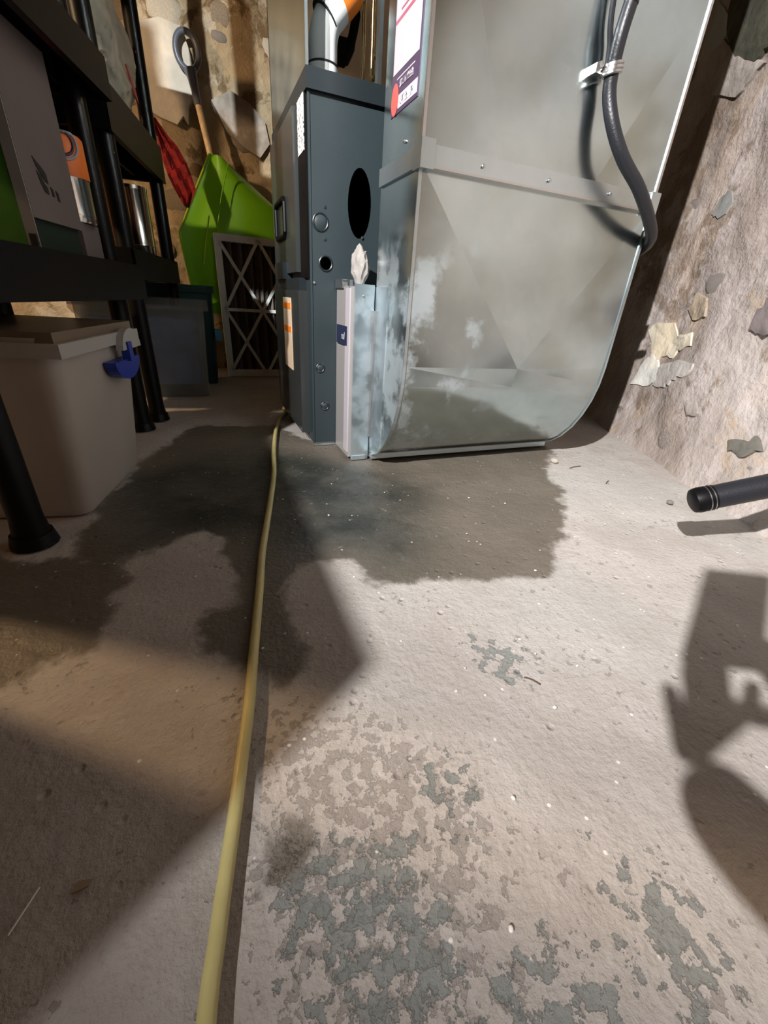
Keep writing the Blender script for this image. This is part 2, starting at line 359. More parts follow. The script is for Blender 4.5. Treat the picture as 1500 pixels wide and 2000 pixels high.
# ------------------------------------------------------------------ setting: walls
def rough_wall(name, P0, P1, z1, m, amp, step, flare=.0, seed=0., inward=None):
    P0, P1 = Vector((*P0, 0)), Vector((*P1, 0)); L = (P1 - P0).length; d = (P1 - P0) / L; n = Vector((-d.y, d.x, 0))
    if n.dot(Vector((.3, .8, 0)) - P0) < 0: n = -n
    nu, nz = max(2, int(L / step)), max(2, int(z1 / step)); v = []; 
    for j in range(nz + 1):
        for i in range(nu + 1):
            s, z = L * i / nu, z1 * j / nz; q = Vector((s * 3 + seed, z * 3.4, seed))
            off = amp * (noise.fractal(q, 1.0, 2.0, 4) + .5 * abs(noise.noise(q * 3.1))) + flare * math.exp(-z / .10)
            off += amp * .35 * noise.noise(q * 7)
            v.append(P0 + d * s + n * off + Vector((0, 0, z - .02)))
    me = bpy.data.meshes.new(name)
    me.from_pydata(v, [], [(j * (nu + 1) + i, j * (nu + 1) + i + 1, (j + 1) * (nu + 1) + i + 1, (j + 1) * (nu + 1) + i) for j in range(nz) for i in range(nu)])
    for p in me.polygons: p.use_smooth = True
    me.materials.append(m); o = bpy.data.objects.new(name, me); COL.objects.link(o); tag(o, kind='structure')
    def surf(s, z):
        i = max(0, min(nu, round(s / L * nu))); j = max(0, min(nz, round(z / z1 * nz))); return v[j * (nu + 1) + i], n, d
    return o, surf
RW0 = (.08, -1.7); RW1 = (2.36, 2.77)
wr, surfR = rough_wall('wall_right', RW0, RW1, 2.2, M_rwall, .020, .03, flare=.05, seed=3.)
wb, surfB = rough_wall('wall_back', (-2.3, 2.76), (2.5, 2.76), 2.2, M_bwall, .035, .035, seed=11.)
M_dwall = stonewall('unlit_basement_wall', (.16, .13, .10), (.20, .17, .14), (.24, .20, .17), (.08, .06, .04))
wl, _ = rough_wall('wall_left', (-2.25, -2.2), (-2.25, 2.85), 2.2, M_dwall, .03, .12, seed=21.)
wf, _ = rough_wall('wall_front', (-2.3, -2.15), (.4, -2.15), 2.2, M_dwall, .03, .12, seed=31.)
tag(obj('ceiling', mkbox(-2.4, -2.3, 2.2, 2.7, 2.95, 2.24), M_ceil), kind='structure')
for k in range(8):
    tag(obj('trim_%d' % (k + 1), mkbox(-2.3, -2.0 + k * .62, 2.05, 2.55, -1.955 + k * .62, 2.2), M_ceil), kind='structure')

def stone_mesh(i):
    bm = bmesh.new(); bmesh.ops.create_icosphere(bm, subdivisions=2, radius=1)
    for v in bm.verts:
        k = 1 + .28 * noise.noise(v.co * 1.3 + Vector((i * 7.1, 0, 0))) + .1 * noise.noise(v.co * 4 + Vector((0, i * 3, 0)))
        v.co = Vector((max(-.85, min(.85, v.co.x * k)), max(-.8, min(.8, v.co.y * k)), v.co.z * k))
    me = bpy.data.meshes.new('stone'); bm.to_mesh(me); bm.free()
    for p in me.polygons: p.use_smooth = True
    return me
SM = [stone_mesh(i) for i in range(6)]
SMM = {}
def stone(parent, P, n, d, sx, sz, dep, m, rot):
    key = (random.randrange(6), m.name)
    if key not in SMM:
        c = SM[key[0]].copy(); c.materials.append(m); SMM[key] = c
    o = bpy.data.objects.new('stone', SMM[key]); COL.objects.link(o); o.parent = parent
    upv = Vector((0, 0, 1)); B = Matrix((d, n, upv)).transposed().to_4x4()
    o.matrix_world = Matrix.Translation(P) @ B @ Matrix.Rotation(rot, 4, 'Y') @ Matrix.Diagonal((sx, dep, sz, 1))
# the right wall: mostly parged, scattered stones showing through
LR = (Vector(RW1) - Vector(RW0)).length
placed = []
for k in range(600):
    s = random.uniform(1.2, 4.2); z = random.uniform(.0, 1.5)
    if random.random() < .45: z *= .4
    sx = random.uniform(.012, .05) * (1.6 if random.random() < .15 else 1); sz = sx * random.uniform(.45, .9)
    if any(abs(s - a) < sx + b and abs(z - c) < sz + e for a, b, c, e in placed): continue
    if len(placed) >= 44: break
    placed.append((s, sx, z, sz)); P, n, d = surfR(s, z)
    stone(wr, P - n * .006, n, d, sx, sz, .006 + sx * .05, random.choice([M_stoneR, M_stoneR, M_stoneG]), random.uniform(-.5, .5))
placed = []
for k in range(1500):
    s = random.uniform(1.2, 4.0); z = random.uniform(.0, 1.9)
    sx = random.uniform(.04, .11); sz = sx * random.uniform(.4, .8)
    if -.07 + 2.3 - .04 < s < .08 + 2.34 and 1.05 < z < 1.42: continue
    if any(abs(s - a) < sx + b and abs(z - c) < (sz + e) * .95 for a, b, c, e in placed): continue
    if len(placed) >= 110: break
    placed.append((s, sx, z, sz)); P, n, d = surfB(s, z)
    mm = random.choice([M_stoneB, M_stoneB, M_stoneP, M_stoneA, M_stoneG]) if z > 1.0 else random.choice([M_stoneA, M_stoneA, M_stoneB])
    stone(wb, P - n * .01, n, d, sx, sz, .022, mm, random.uniform(-.4, .4))
def wall_patch(name, pts, m, th=.006):
    c = [sum(p[0] for p in pts) / len(pts), sum(p[1] for p in pts) / len(pts)]; bm = bmesh.new(); rings = []
    out = []
    for i in range(len(pts)):
        a, b = pts[i], pts[(i + 1) % len(pts)]
        for k in range(4):
            f = k / 4; p = [a[0] + (b[0] - a[0]) * f, a[1] + (b[1] - a[1]) * f]; j = .012 * noise.noise(Vector((p[0] * 40, p[1] * 40, 1))); out.append((p[0] + j, p[1] + j))
    def surf(sx, z):                      # bilinear wall surface
        st, sz_ = LR / max(2, int(LR / .03)), 2.2 / max(2, int(2.2 / .03)); u, v = sx / st, z / sz_; i, j = int(u), int(v); fu, fv_ = u - i, v - j
        q = [surfR((i + a) * st, (j + b) * sz_)[0] for a, b in ((0, 0), (1, 0), (0, 1), (1, 1))]; n = surfR(0, 0)[1]
        return q[0] * (1 - fu) * (1 - fv_) + q[1] * fu * (1 - fv_) + q[2] * (1 - fu) * fv_ + q[3] * fu * fv_, n
    for f, h in ((1.03, -.004), (1.0, th * .8), (.8, th), (.5, th), (.2, th)):
        r = []
        for x, z in out:
            P, n = surf(c[0] + (x - c[0]) * f, max(.0, c[1] + (z - c[1]) * f)); r.append(bm.verts.new(P + n * (h + .0015 * noise.noise(P * 60))))
        rings.append(r)
    for a, b in zip(rings, rings[1:]):
        for k in range(len(a)): bm.faces.new((a[k], a[(k + 1) % len(a)], b[(k + 1) % len(a)], b[k]))
    bm.faces.new(rings[-1]); return obj(name, bm, m, wr, smooth=True)
wall_patch('plaster_patch', [(3.24,.40),(3.20,.425),(3.099,.427),(3.04,.39),(2.96,.399),(2.94,.37),(3.009,.346),(3.03,.325),(3.09,.325),(3.13,.30),(3.18,.33)], mat('cream_plaster', (.62, .56, .44), .9, bump=.5, bscale=40, var=.12, vscale=20))
wall_patch('plaster_patch', [(3.21,.30),(3.15,.335),(3.10,.29),(3.05,.245),(3.12,.215),(3.23,.20)], mat('white_plaster', (.66, .65, .60), .9, bump=.4, bscale=40, var=.1, vscale=20))
wall_patch('plaster_patch', [(3.10,.285),(2.97,.325),(2.87,.322),(2.86,.30),(2.94,.27),(2.99,.23),(3.08,.222)], mat('grey_plaster', (.46, .43, .40), .9, bump=.5, bscale=40, var=.15, vscale=20))
wall_patch('plaster_patch', [(3.475,1.356),(3.38,1.28),(3.362,1.229),(3.414,1.211),(3.473,1.264)], mat('grey_plaster_patch', (.40, .42, .40), .9, bump=.4, bscale=30, var=.1))
wall_patch('dark_stone', [(3.40,1.42),(3.36,1.24),(3.24,1.135),(3.143,1.087),(3.079,1.104),(2.9,1.15),(2.7,1.3),(2.9,1.6)], mat('mossy_dark_stone', (.055, .055, .035), .95, bump=.9, bscale=25, var=.6, vscale=16), .014)
wall_patch('stone', [(3.36,1.22),(3.20,1.12),(3.10,1.07),(3.19,1.03),(3.33,1.08)], M_stoneG, .010)
wall_patch('stone', [(2.70,.50),(2.64,.49),(2.62,.44),(2.66,.41),(2.71,.43)], mat('stone_mauve', (.19, .155, .15), .9, bump=.5, bscale=30, var=.15), .010)
wall_patch('stone', [(2.60,.165),(2.53,.19),(2.49,.17),(2.52,.145),(2.58,.145)], mat('stone_dark_grey', (.13, .12, .10), .9, bump=.6, bscale=30, var=.3), .008)
wall_patch('stone', [(2.83,.215),(2.78,.225),(2.75,.195),(2.80,.18)], M_stoneG, .008)
wall_patch('stone', [(3.08,.77),(3.02,.775),(2.99,.74),(3.03,.71),(3.08,.73)], mat('stone_flat_grey', (.23, .23, .22), .9, bump=.3, bscale=30), .004)
wall_patch('stone', [(3.02,.52),(2.95,.50),(2.93,.45),(2.99,.44),(3.04,.47)], M_stoneB, .008)
# pale plaster patch on the back wall, behind the shovel grip
bm = bmesh.new()
out = [(-.10,1.40),(-.02,1.43),(.06,1.42),(.085,1.36),(.10,1.28),(.09,1.2),(.06,1.16),(.05,1.10),(.03,1.12),(.0,1.085),(-.07,1.10),(-.12,1.12)]
prism(bm, [(x, 2.715, z) for x, z in out], (0, .05, 0)); pp = obj('plaster_patch', bm, M_plaster, wb, bevel=.006, label='pale flat plaster patch')
out = [(.16,1.20),(.25,1.25),(.33,1.22),(.40,1.17),(.42,1.08),(.37,1.02),(.29,1.05),(.22,1.10)]
bm = bmesh.new(); prism(bm, [(x, 2.72, z) for x, z in out], (0, .05, 0)); obj('plaster_patch', bm, M_stoneG, wb, bevel=.01)

# ------------------------------------------------------------------ furnace
FX, FY, FZ = .27, 1.205, .85
t = thing('furnace', (.62, 1.44, 0), 'dark blue-grey metal furnace cabinet with round knockouts behind the filter slot', 'furnace')
def rel(o): o.location = -t.location + o.location; return o
def R(bm, root=None): 
    L = (root or t).location
    for v in bm.verts: v.co -= L
    return bm
obj('cabinet', R(mkbox(FX + .004, FY, .012, 1.0, 1.68, FZ - .02)), M_furn, t, bevel=.004)
obj('base_flange', R(mkbox(FX + .01, FY + .006, 0, .99, 1.675, .014)), M_galv2, t)
bm = bmesh.new(); box(bm, FX - .002, FY - .010, FZ - .036, 1.006, 1.686, FZ); obj('top_rim', R(bm), M_furnd, t, bevel=.004)
obj('corner_flange', R(mkbox(FX + .002, FY - .0025, .012, FX + .007, FY + .002, FZ - .03)), M_furn, t)
obj('door_strip', R(mkbox(FX - .002, FY + .012, .455, FX + .006, 1.30, FZ - .036)), M_black, t, bevel=.001)
obj('upper_door', R(mkbox(FX - .012, 1.31, .47, FX + .004, 1.675, FZ - .036)), M_door, t, bevel=.004)
obj('blower_door', R(mkbox(FX - .020, 1.255, .03, FX + .004, 1.675, .425)), M_door, t, bevel=.006)
bm = bmesh.new(); box(bm, FX - .016, 1.26, .425, FX + .004, 1.67, .455); obj('door_ledge', R(bm), M_furnd, t, bevel=.004)
bm = bmesh.new()
hp = [(FX - .016, y, z) for y, z in [(1.44, .575), (1.44, .645), (1.45, .655), (1.58, .655), (1.59, .645), (1.59, .575), (1.58, .565), (1.45, .565)]]
tube(bm, hp, .006, 8, close=True); obj('door_handle', R(bm), M_black, t, smooth=True)
bm = bmesh.new(); box(bm, FX - .026, 1.46, .455, FX + .0, 1.60, .50); obj('switch_box', R(bm), M_furnd, t, bevel=.004)
# stickers on the door side
st = obj('rating_label', R(mkbox(FX - .0035, 1.225, .715, FX - .001, 1.29, .815)), speckle('label_scribble', (.78, .78, .80), (.03, .03, .03), 130, .53), t, label='white label printed with fine black scribble')
wl_ = obj('warning_label', R(mkbox(FX - .0215, 1.37, .20, FX - .0195, 1.50, .405)), mat('cream_print', (.72, .55, .38), .5), t, label='cream warning label with orange bars')
for z in (.375, .31): obj('orange_bar', R(mkbox(FX - .0225, 1.372, z, FX - .0205, 1.498, z + .016)), M_orange, wl_)
def knock(x, z, r, m=M_furnd, inner=M_furn, dome=.004, par=t):
    bm = bmesh.new(); pts = [(x + r * math.cos(a), FY - .0015, z + r * math.sin(a)) for a in [2 * PI * k / 28 for k in range(28)]]
    tube(bm, pts, .0022, 6, close=True); k = obj('knockout', R(bm, par), m, par, smooth=True)
    disc('knockout_disc', Vector((x, FY + .001, z)) - par.location, (0, -1, 0), r * .86, .003, inner, k, dome=dome)
knock(.300, .577, .0185); knock(.313, .490, .0165, M_furnd, mat('hole_black', (0, 0, 0), 1, spec=0), 0)
knock(.296, .232, .011); knock(.309, .124, .011)
for x, z in ((.312, .609), (.312, .542)): disc('screw_hole', Vector((x, FY - .0004, z)) - t.location, (0, -1, 0), .004, .0008, M_furnd, t, 12)
for x, z in ((.410, .555), (.281, .444), (.36, .40)): disc('screw', Vector((x, FY, z)) - t.location, (0, -1, 0), .0035, .004, M_ring, t, 10, dome=.001)
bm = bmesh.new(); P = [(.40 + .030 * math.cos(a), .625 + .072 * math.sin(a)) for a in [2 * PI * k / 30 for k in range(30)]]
prism(bm, [(x, FY - .0012, z) for x, z in P], (0, .004, 0)); obj('side_shadow', R(bm), mat('shadow_black', (0, 0, 0), 1, spec=0), t, label='painted black oval shadow on the side')  # cast shadow on the furnace side, painted as a black oval

# sheet metal riser on the furnace front edge
t = thing('supply_plenum', (.27, 1.44, .85), 'tall galvanized sheet plenum rising from the furnace top left of the white pipe', 'duct')
obj('side_sheet', R(mkbox(.2705, 1.205, .85, .2735, 1.68, 2.03)), M_galv, t)
obj('front_flange', R(mkbox(.2700, 1.2045, .85, .2765, 1.2075, 2.03)), M_galv2, t)
obj('back_flange', R(mkbox(.2705, 1.672, .85, .31, 1.68, 2.03)), M_galv2, t)

# white exhaust pipe
t = thing('exhaust_pipe', (.338, 1.31, .85), 'white plastic exhaust elbow with an orange band on top of the furnace', 'pipe')
path = [(.335, 1.31, .85), (.335, 1.31, .91)] + [(.335 + .105 * (1 - math.cos(a)), 1.31, .926 + .105 * math.sin(a)) for a in [math.radians(k) for k in range(0, 42, 5)]]
e = Vector(path[-1]); d = Vector((math.sin(math.radians(43)), 0, math.cos(math.radians(43))))
bm = bmesh.new(); tube(bm, [Vector(p) for p in path] + [e + d * .02], .033, 28); obj('elbow', R(bm), M_pvc, t, smooth=True)
bm = bmesh.new(); tube(bm, [e - d * .025, e + d * .03], .0365, 28); obj('coupling', R(bm), M_pvc, t, smooth=True)
bm = bmesh.new(); tube(bm, [(.335, 1.31, .85), (.335, 1.31, .893)], .0355, 28); obj('collar', R(bm), M_pvc, t, smooth=True)
bm = bmesh.new(); tube(bm, [(.335, 1.31, .893), (.335, 1.31, .897)], .0362, 28); obj('gasket', R(bm), M_dark, t, smooth=True)
bm = bmesh.new(); tube(bm, [e - d * .028, e - d * .025], .037, 28); obj('gasket', R(bm), M_dark, t, smooth=True)
bm = bmesh.new(); tube(bm, [e + d * .02, e + d * 1.38], .0325, 28); obj('straight_run', R(bm), M_pvc, t, smooth=True)
bm = bmesh.new(); u_, v_ = frame_at(d); ww = []
for q_ in (.012, .06):
    ww.append([bm.verts.new(e + d * q_ + (u_ * math.cos(a) + v_ * math.sin(a)) * .0372) for a in [2 * PI * k / 40 for k in range(40)]])
for k in range(40):
    a = 2 * PI * (k + .5) / 40; nn = u_ * math.cos(a) + v_ * math.sin(a)
    if nn.dot(Vector((.55, -.7, -.45)).normalized()) > .15: bm.faces.new((ww[0][k], ww[0][(k + 1) % 40], ww[1][(k + 1) % 40], ww[1][k]))
for v in [v for v in bm.verts if not v.link_faces]: bm.verts.remove(v)
obj('orange_band', R(bm), M_orange, t, smooth=True)

# ------------------------------------------------------------------ filter cabinet
t = thing('filter_cabinet', (.68, 1.14, 0), 'narrow galvanized filter cabinet between the furnace and the return duct', 'filter cabinet')
obj('casing', R(mkbox(.352, 1.072, .004, 1.02, 1.204, .442)), M_galv2, t, bevel=.0015)
obj('front_plate', R(mkbox(.350, 1.066, 0, .400, 1.073, .446)), M_galv2, t, bevel=.001)
obj('toe_tab', R(mkbox(.352, 1.063, 0, .392, 1.068, .012)), M_galv2, t)
dd = obj('access_door', R(mkbox(.343, 1.076, .006, .352, 1.202, .440)), mat('satin_door', (.42, .39, .38), .3, metal=.4), t, bevel=.002)
obj('door_face', R(mkbox(.340, 1.078, .02, .344, 1.112, .436)), mat('pale_tape', (.42, .39, .42), .35), dd)
lb = obj('brand_label', R(mkbox(.3385, 1.094, .304, .3395, 1.185, .350)), M_navy, t, label='navy label with pale lettering')
Mx = Matrix.Translation(Vector((.3383, 1.125, .325)) - t.location) @ Matrix.Rotation(-PI / 2, 4, 'Z') @ Matrix.Rotation(PI / 2, 4, 'X')
text('lettering', 'nal', .026, Mx, M_white, lb)
bm = bmesh.new()
box(bm, .338, 1.135, .436, .352, 1.20, .456); box(bm, .342, 1.09, .450, .350, 1.135, .454); box(bm, .342, 1.088, .436, .350, 1.092, .454); box(bm, .342, 1.131, .440, .350, 1.136, .456)
obj('door_handle', R(bm), M_ring, t)
disc('screw', Vector((.372, 1.066, .42)) - t.location, (0, -1, 0), .003, .002, M_ring, t, 10)

# ------------------------------------------------------------------ return duct
XL, XR, YF, YB = .405, 1.010, .870, 1.068
t = thing('return_duct', (.705, .97, .015), 'large galvanized return air duct with a curved heel and cross creased panels', 'duct')
heel = [(.870, .285), (.8735, .240), (.884, .195), (.902, .150), (.927, .108), (.960, .070), (1.000, .040), (1.045, .022), (1.068, .018)]
bm = bmesh.new()
def fv(x, y, z): return bm.verts.new((x, y, z))
TL, TR = fv(XL, YF, .645), fv(XR, YF, .645); BL, BR = fv(XL, YF, .285), fv(XR, YF, .285); AP = fv(.702, YF - .018, .262 + .023)
for f in ((TL, AP, TR), (TL, BL, AP), (TR, AP, BR)): bm.faces.new(f)
prevL, prevM, prevR = BL, AP, BR
for i, (y, z) in enumerate(heel[1:]):
    k = max(0, 1 - (i + 1) / 3.); a, m_, b = fv(XL, y, z), fv(.702, y - .018 * k, z), fv(XR, y, z)
    bm.faces.new((prevL, a, m_, prevM)); bm.faces.new((prevM, m_, b, prevR)); prevL, prevM, prevR = a, m_, b
o = obj('heel_sheet', R(bm), M_galv, t)
for p in o.data.polygons: p.use_smooth = p.center.z + .015 < .262
prof = [(YB, .645), (YF, .645)] + heel + [(YB, .018)]
for nm, x, dx in (('side_sheet', XL, .0015), ('side_sheet', XR, -.0015)):
    bm = bmesh.new(); prism(bm, [(x, y, z) for y, z in prof[:-1]], (dx, 0, 0)); obj(nm, R(bm), M_galv, t)
obj('back_sheet', R(mkbox(XL, YB, .445, XR, YB + .0015, .645)), M_galv, t)
# standing seams that follow both edges
for x, dx in ((XL - .004, .007), (XR - .003, .007)):
    bm = bmesh.new(); P = [(YF, .64)] + heel[:-1]
    ring = []
    for i, (y, z) in enumerate(P):
        ny_, nz_ = -1, 0
        if i > 1:
            y0, z0 = P[i - 1]; y1, z1 = P[min(i + 1, len(P) - 1)]; ty, tz = y1 - y0, z1 - z0; l = math.hypot(ty, tz); ny_, nz_ = tz / l, -ty / l
        ring.append([bm.verts.new(v) for v in [(x, y, z), (x + dx, y, z), (x + dx, y + ny_ * .003, z + nz_ * .003), (x, y + ny_ * .003, z + nz_ * .003)]])
    for a, b in zip(ring, ring[1:]):
        for k in range(4): bm.faces.new((a[k], a[(k + 1) % 4], b[(k + 1) % 4], b[k]))
    obj('edge_seam', R(bm), M_galv2, t, smooth=False)
obj('collar_plate', R(mkbox(XL - .002, .985, .05, XL, 1.066, .442)), M_galv2, t)
obj('rib', R(mkbox(XL - .008, 1.050, .07, XL - .001, 1.066, .39)), M_ring, t)
obj('bottom_flange', R(mkbox(XL, 1.045, .006, XR + .03, 1.066, .021)), M_galv2, t)
# upper section
bm = bmesh.new()
P1, P2 = fv(.58, YF - .012, .655), fv(.804, YF - .012, .655); Q1, Q2 = fv(XL, YF, 1.05), fv(XR, YF, .977)
bl, br, tl, tr = fv(XL, YF, .655), fv(XR, YF, .655), fv(XL, YF, 2.03), fv(XR, YF, 2.03)
for f in ((bl, P1, Q1), (br, Q2, P2), (P1, P2, Q2), (P1, Q2, Q1), (Q1, Q2, tr, tl)): bm.faces.new(f)
obj('upper_front_sheet', R(bm), M_galv, t)
for x, dx in ((XL, .0015), (XR, -.0015)):
    obj('upper_side_sheet', R(mkbox(min(x, x + dx), YF, .655, max(x, x + dx), YB, 2.03)), M_galv, t)
obj('upper_back_sheet', R(mkbox(XL, YB, .655, XR, YB + .0015, 2.03)), M_galv, t)
obj('corner_seam', R(mkbox(XL - .003, YF - .003, .66, XL + .003, YF + .003, 2.03)), M_ring, t)
obj('corner_seam', R(mkbox(XR - .003, YF - .003, .66, XR + .003, YF + .003, 2.03)), M_ring, t)
obj('drive_cleat', R(mkbox(XL + .014, YF - .012, .637, XR - .004, YF + .001, .668)), M_galv2, t, bevel=.002)
obj('cleat_lip', R(mkbox(XL + .010, YF - .014, .634, XR, YF + .001, .6375)), M_ring, t)
obj('side_cleat', R(mkbox(XL - .006, YF - .002, .636, XL + .001, YB, .668)), M_galv2, t, bevel=.0015)
obj('corner_tab', R(mkbox(XL - .008, YF - .015, .632, XL + .020, YF + .018, .675)), M_galv2, t, bevel=.003)
obj('corner_tab', R(mkbox(XR - .024, YF - .014, .632, XR + .004, YF + .01, .672)), M_galv2, t, bevel=.003)
for x, z in ((.689, .816), (.53, .652), (.69, .652), (.86, .652), (.995, .645)):
    disc('screw', Vector((x, YF - (.013 if z < .7 else .002), z)) - t.location, (0, -1, 0), .0035, .004, M_ring, t, 10, dome=.001)
disc('screw', Vector((XL, .95, .69)) - t.location, (-1, 0, 0), .0035, .004, M_ring, t, 10, dome=.001)
# printed sticker on the left side of the upper duct
lb = obj('instruction_label', R(mkbox(XL - .0012, .905, .742, XL, 1.03, 1.05)), M_purple, t, label='tall printed label, white fields on dark purple')
def lp(name, y0, y1, z0, z1, m, q=.0018): obj(name, R(mkbox(XL - q, y0, z0, XL - .001, y1, z1)), m, lb)
lp('white_field', .910, 1.025, .803, .872, M_white); lp('white_field', .910, 1.025, .878, .93, M_white); lp('maroon_rule', .910, 1.025, .872, .878, M_mag)
lp('white_field', .910, 1.025, .945, 1.045, M_white)
lp('white_field', .908, .995, .748, .768, M_white); lp('grey_text', .922, .985, .752, .763, speckle('fine_text', (.7, .7, .74), (.10, .10, .16), 260, .5), .0022)
lp('white_text', .925, 1.005, .792, .794, M_white); lp('grey_text', .93, .99, .778, .788, speckle('fine_text_dark', (.08, .06, .10), (.5, .5, .55), 260, .52), .0022)
for k in range(5): lp('maroon_text', .93, 1.0 - .008 * (k % 2), .884 + k * .009, .887 + k * .009, M_mag, .0022)
bm = bmesh.new(); prism(bm, [(XL - .0018, 1.010 + .017 * math.cos(a), .765 + .024 * math.sin(a)) for a in [2 * PI * k / 20 for k in range(20)]], (-.0006, 0, 0)); obj('red_seal', R(bm), M_red, lb)

# torn filter corner of plastic on the cabinet top
bm = bmesh.new(); bmesh.ops.create_icosphere(bm, subdivisions=3, radius=1)
for v in bm.verts: v.co = Vector((v.co.x * .020, v.co.y * .028, v.co.z * .044)) * (1 + .35 * noise.noise(v.co * 2.5)) + Vector((.384, 1.135, .485))
tag(obj('crumpled_wrap', bm, mat('wrap_film', (.50, .47, .44), .25, trans=.4, bump=.5, bscale=30), smooth=True), 'crumpled translucent plastic wrap on top of the filter cabinet', 'plastic wrap')

# ------------------------------------------------------------------ black line set on the duct
t = thing('insulated_line', (.77, .845, .83), 'black rubber covered line hanging down the duct front and round its right edge', 'cable')
CP = [(.80,.825,1.30),(.785,.825,1.08),(.772,.828,.94),(.770,.829,.913),(.766,.832,.869),(.771,.838,.825),(.778,.838,.789),(.794,.825,.743),(.826,.812,.698),(.883,.805,.656),(.955,.820,.613),(1.015,.850,.584),(1.045,.90,.566),(1.055,.98,.56),(1.06,1.1,.60)]
CP[0] = (.84, .825, 2.03); CP[1] = (.80, .825, 1.3)
bm = bmesh.new(); tube(bm, spline(CP, 8), .0125, 14); obj('line', R(bm), M_rubber, t, smooth=True)
bm = bmesh.new(); tube(bm, spline([(.750, .859, 1.3), (.752, .857, .95), (.768, .855, .86), (.772, .854, .83)], 6), .005, 8); obj('thin_wire', R(bm), M_rubber, t, smooth=True)
bm = bmesh.new(); P = [Vector((.771 + .0165 * math.cos(a), .840 + .0165 * math.sin(a), .826 + .004 * math.cos(a))) for a in [2 * PI * k / 20 for k in range(20)]]
for i in range(20):
    pass
tube(bm, [p + Vector((0, 0, -.006)) for p in P], .003, 6, close=True); tube(bm, [p + Vector((0, 0, 0)) for p in P], .0035, 6, close=True); tube(bm, [p + Vector((0, 0, .006)) for p in P], .003, 6, close=True)
cl = obj('pipe_clamp', R(bm), M_ring, t, smooth=True, label='bright zinc clamp')
bm = bmesh.new(); box(bm, .738, .845, .818, .758, .869, .832); obj('clamp_foot', R(bm), M_ring, cl, bevel=.002)
disc('clamp_screw', Vector((.744, .845, .828)) - t.location, (0, -1, 0), .006, .006, M_ring, cl, 8, dome=.001)

# ------------------------------------------------------------------ yellow hose
HP = [(.262,1.68,.0065),(.256,1.62,.0065),(.249,1.583,.0065),(.224,1.53,.0065),(.190,1.398,.0065),(.151,1.190,.0065),(.122,.994,.0065),(.091,.835,.0065),(.070,.734,.0065),(.048,.627,.0065),(.034,.541,.0065),(.022,.472,.0065),(.009,.398,.0065),(-.002,.332,.0065),(-.016,.265,.0065),(-.027,.213,.0068),(-.036,.173,.0072),(-.042,.144,.0078),(-.049,.110,.0085),(-.058,.04,.009),(-.07,-.1,.008),(-.1,-.35,.0065),(-.2,-.7,.0065)]
bm = bmesh.new(); tube(bm, spline(HP, 8), .0062, 16); tag(obj('drain_hose', bm, M_hose, smooth=True), 'long yellowed vinyl drain hose lying across the floor from the furnace', 'hose')

# ------------------------------------------------------------------ black pipe stub out of the right wall
t = thing('drain_pipe', (1.10, .24, .262), 'black capped pipe with two bright rings sticking out of the stone wall', 'pipe')
A = Vector((.79, .41, .122)); D = (Vector((1.14, .215, .28)) - A).normalized()
bm = bmesh.new(); tube(bm, [A + D * .012, A + D * .62], .0215, 28); obj('tube', R(bm), M_rubber, t, smooth=True)
bm = bmesh.new(); tube(bm, [A, A + D * .003, A + D * .012, A + D * .02, A + D * .034], [.016, .0215, .0235, .023, .023], 28); obj('end_cap', R(bm), M_black, t, smooth=True)
for q in (.022, .029):
    bm = bmesh.new(); tube(bm, [A + D * q, A + D * (q + .0016)], .0236, 28); obj('ring', R(bm), M_ring, t, smooth=True)

# ------------------------------------------------------------------ back corner: filter, shovel, bins
# pleated filter leaning near the furnace
FW, FH, FD = .41, .655, .045
t = thing('air_filter', (.098, 2.445, 0), 'used pleated air filter with a white cardboard lattice leaning behind the furnace', 'air filter')
t.rotation_euler = (-math.radians(3), 0, math.radians(2))
fr = bmesh.new()
for a in ((0, 0, 0, FW, FD, .034), (0, 0, FH - .030, FW, FD, FH), (0, 0, .034, .030, FD, FH - .03), (FW - .03, 0, .034, FW, FD, FH - .03)): box(fr, *a)
obj('frame', fr, M_card, t)
def strut(x0, z0, x1, z1, wd=.015, y=0.):
    bm = bmesh.new(); d = Vector((x1 - x0, 0, z1 - z0)).normalized(); n = Vector((-d.z, 0, d.x)) * wd / 2
    a, b = Vector((x0, y, z0)), Vector((x1, y, z1)); prism(bm, [a - n, b - n, b + n, a + n], (0, .004, 0)); obj('lattice_strip', bm, M_card, t)
zc = FH / 2; xa, xb, xm = .02, FW - .02, FW * .5
strut(.02, zc, FW - .02, zc)
for x0, z0, x1, z1 in [(.02, zc, .205, FH - .01), (.02, zc, .205, .01), (.205, FH - .01, FW - .02, zc), (.205, .01, FW - .02, zc),
                       (.02, FH - .03, .205, zc), (.02, .03, .205, zc), (.205, zc, FW - .02, FH - .03), (.205, zc, FW - .02, .03)]: strut(x0, z0, x1, z1)
obj('backing', mkbox(.03, FD - .006, .034, FW - .03, FD - .002, FH - .03), M_media, t)
for k in range(15):
    x = .036 + k * .0240; bm = bmesh.new(); prism(bm, [(x, FD - .006, .034), (x + .010, .008, .034), (x + .020, FD - .006, .034)], (0, 0, FH - .064)); obj('pleat', bm, M_media2 if k % 2 else M_media, t)

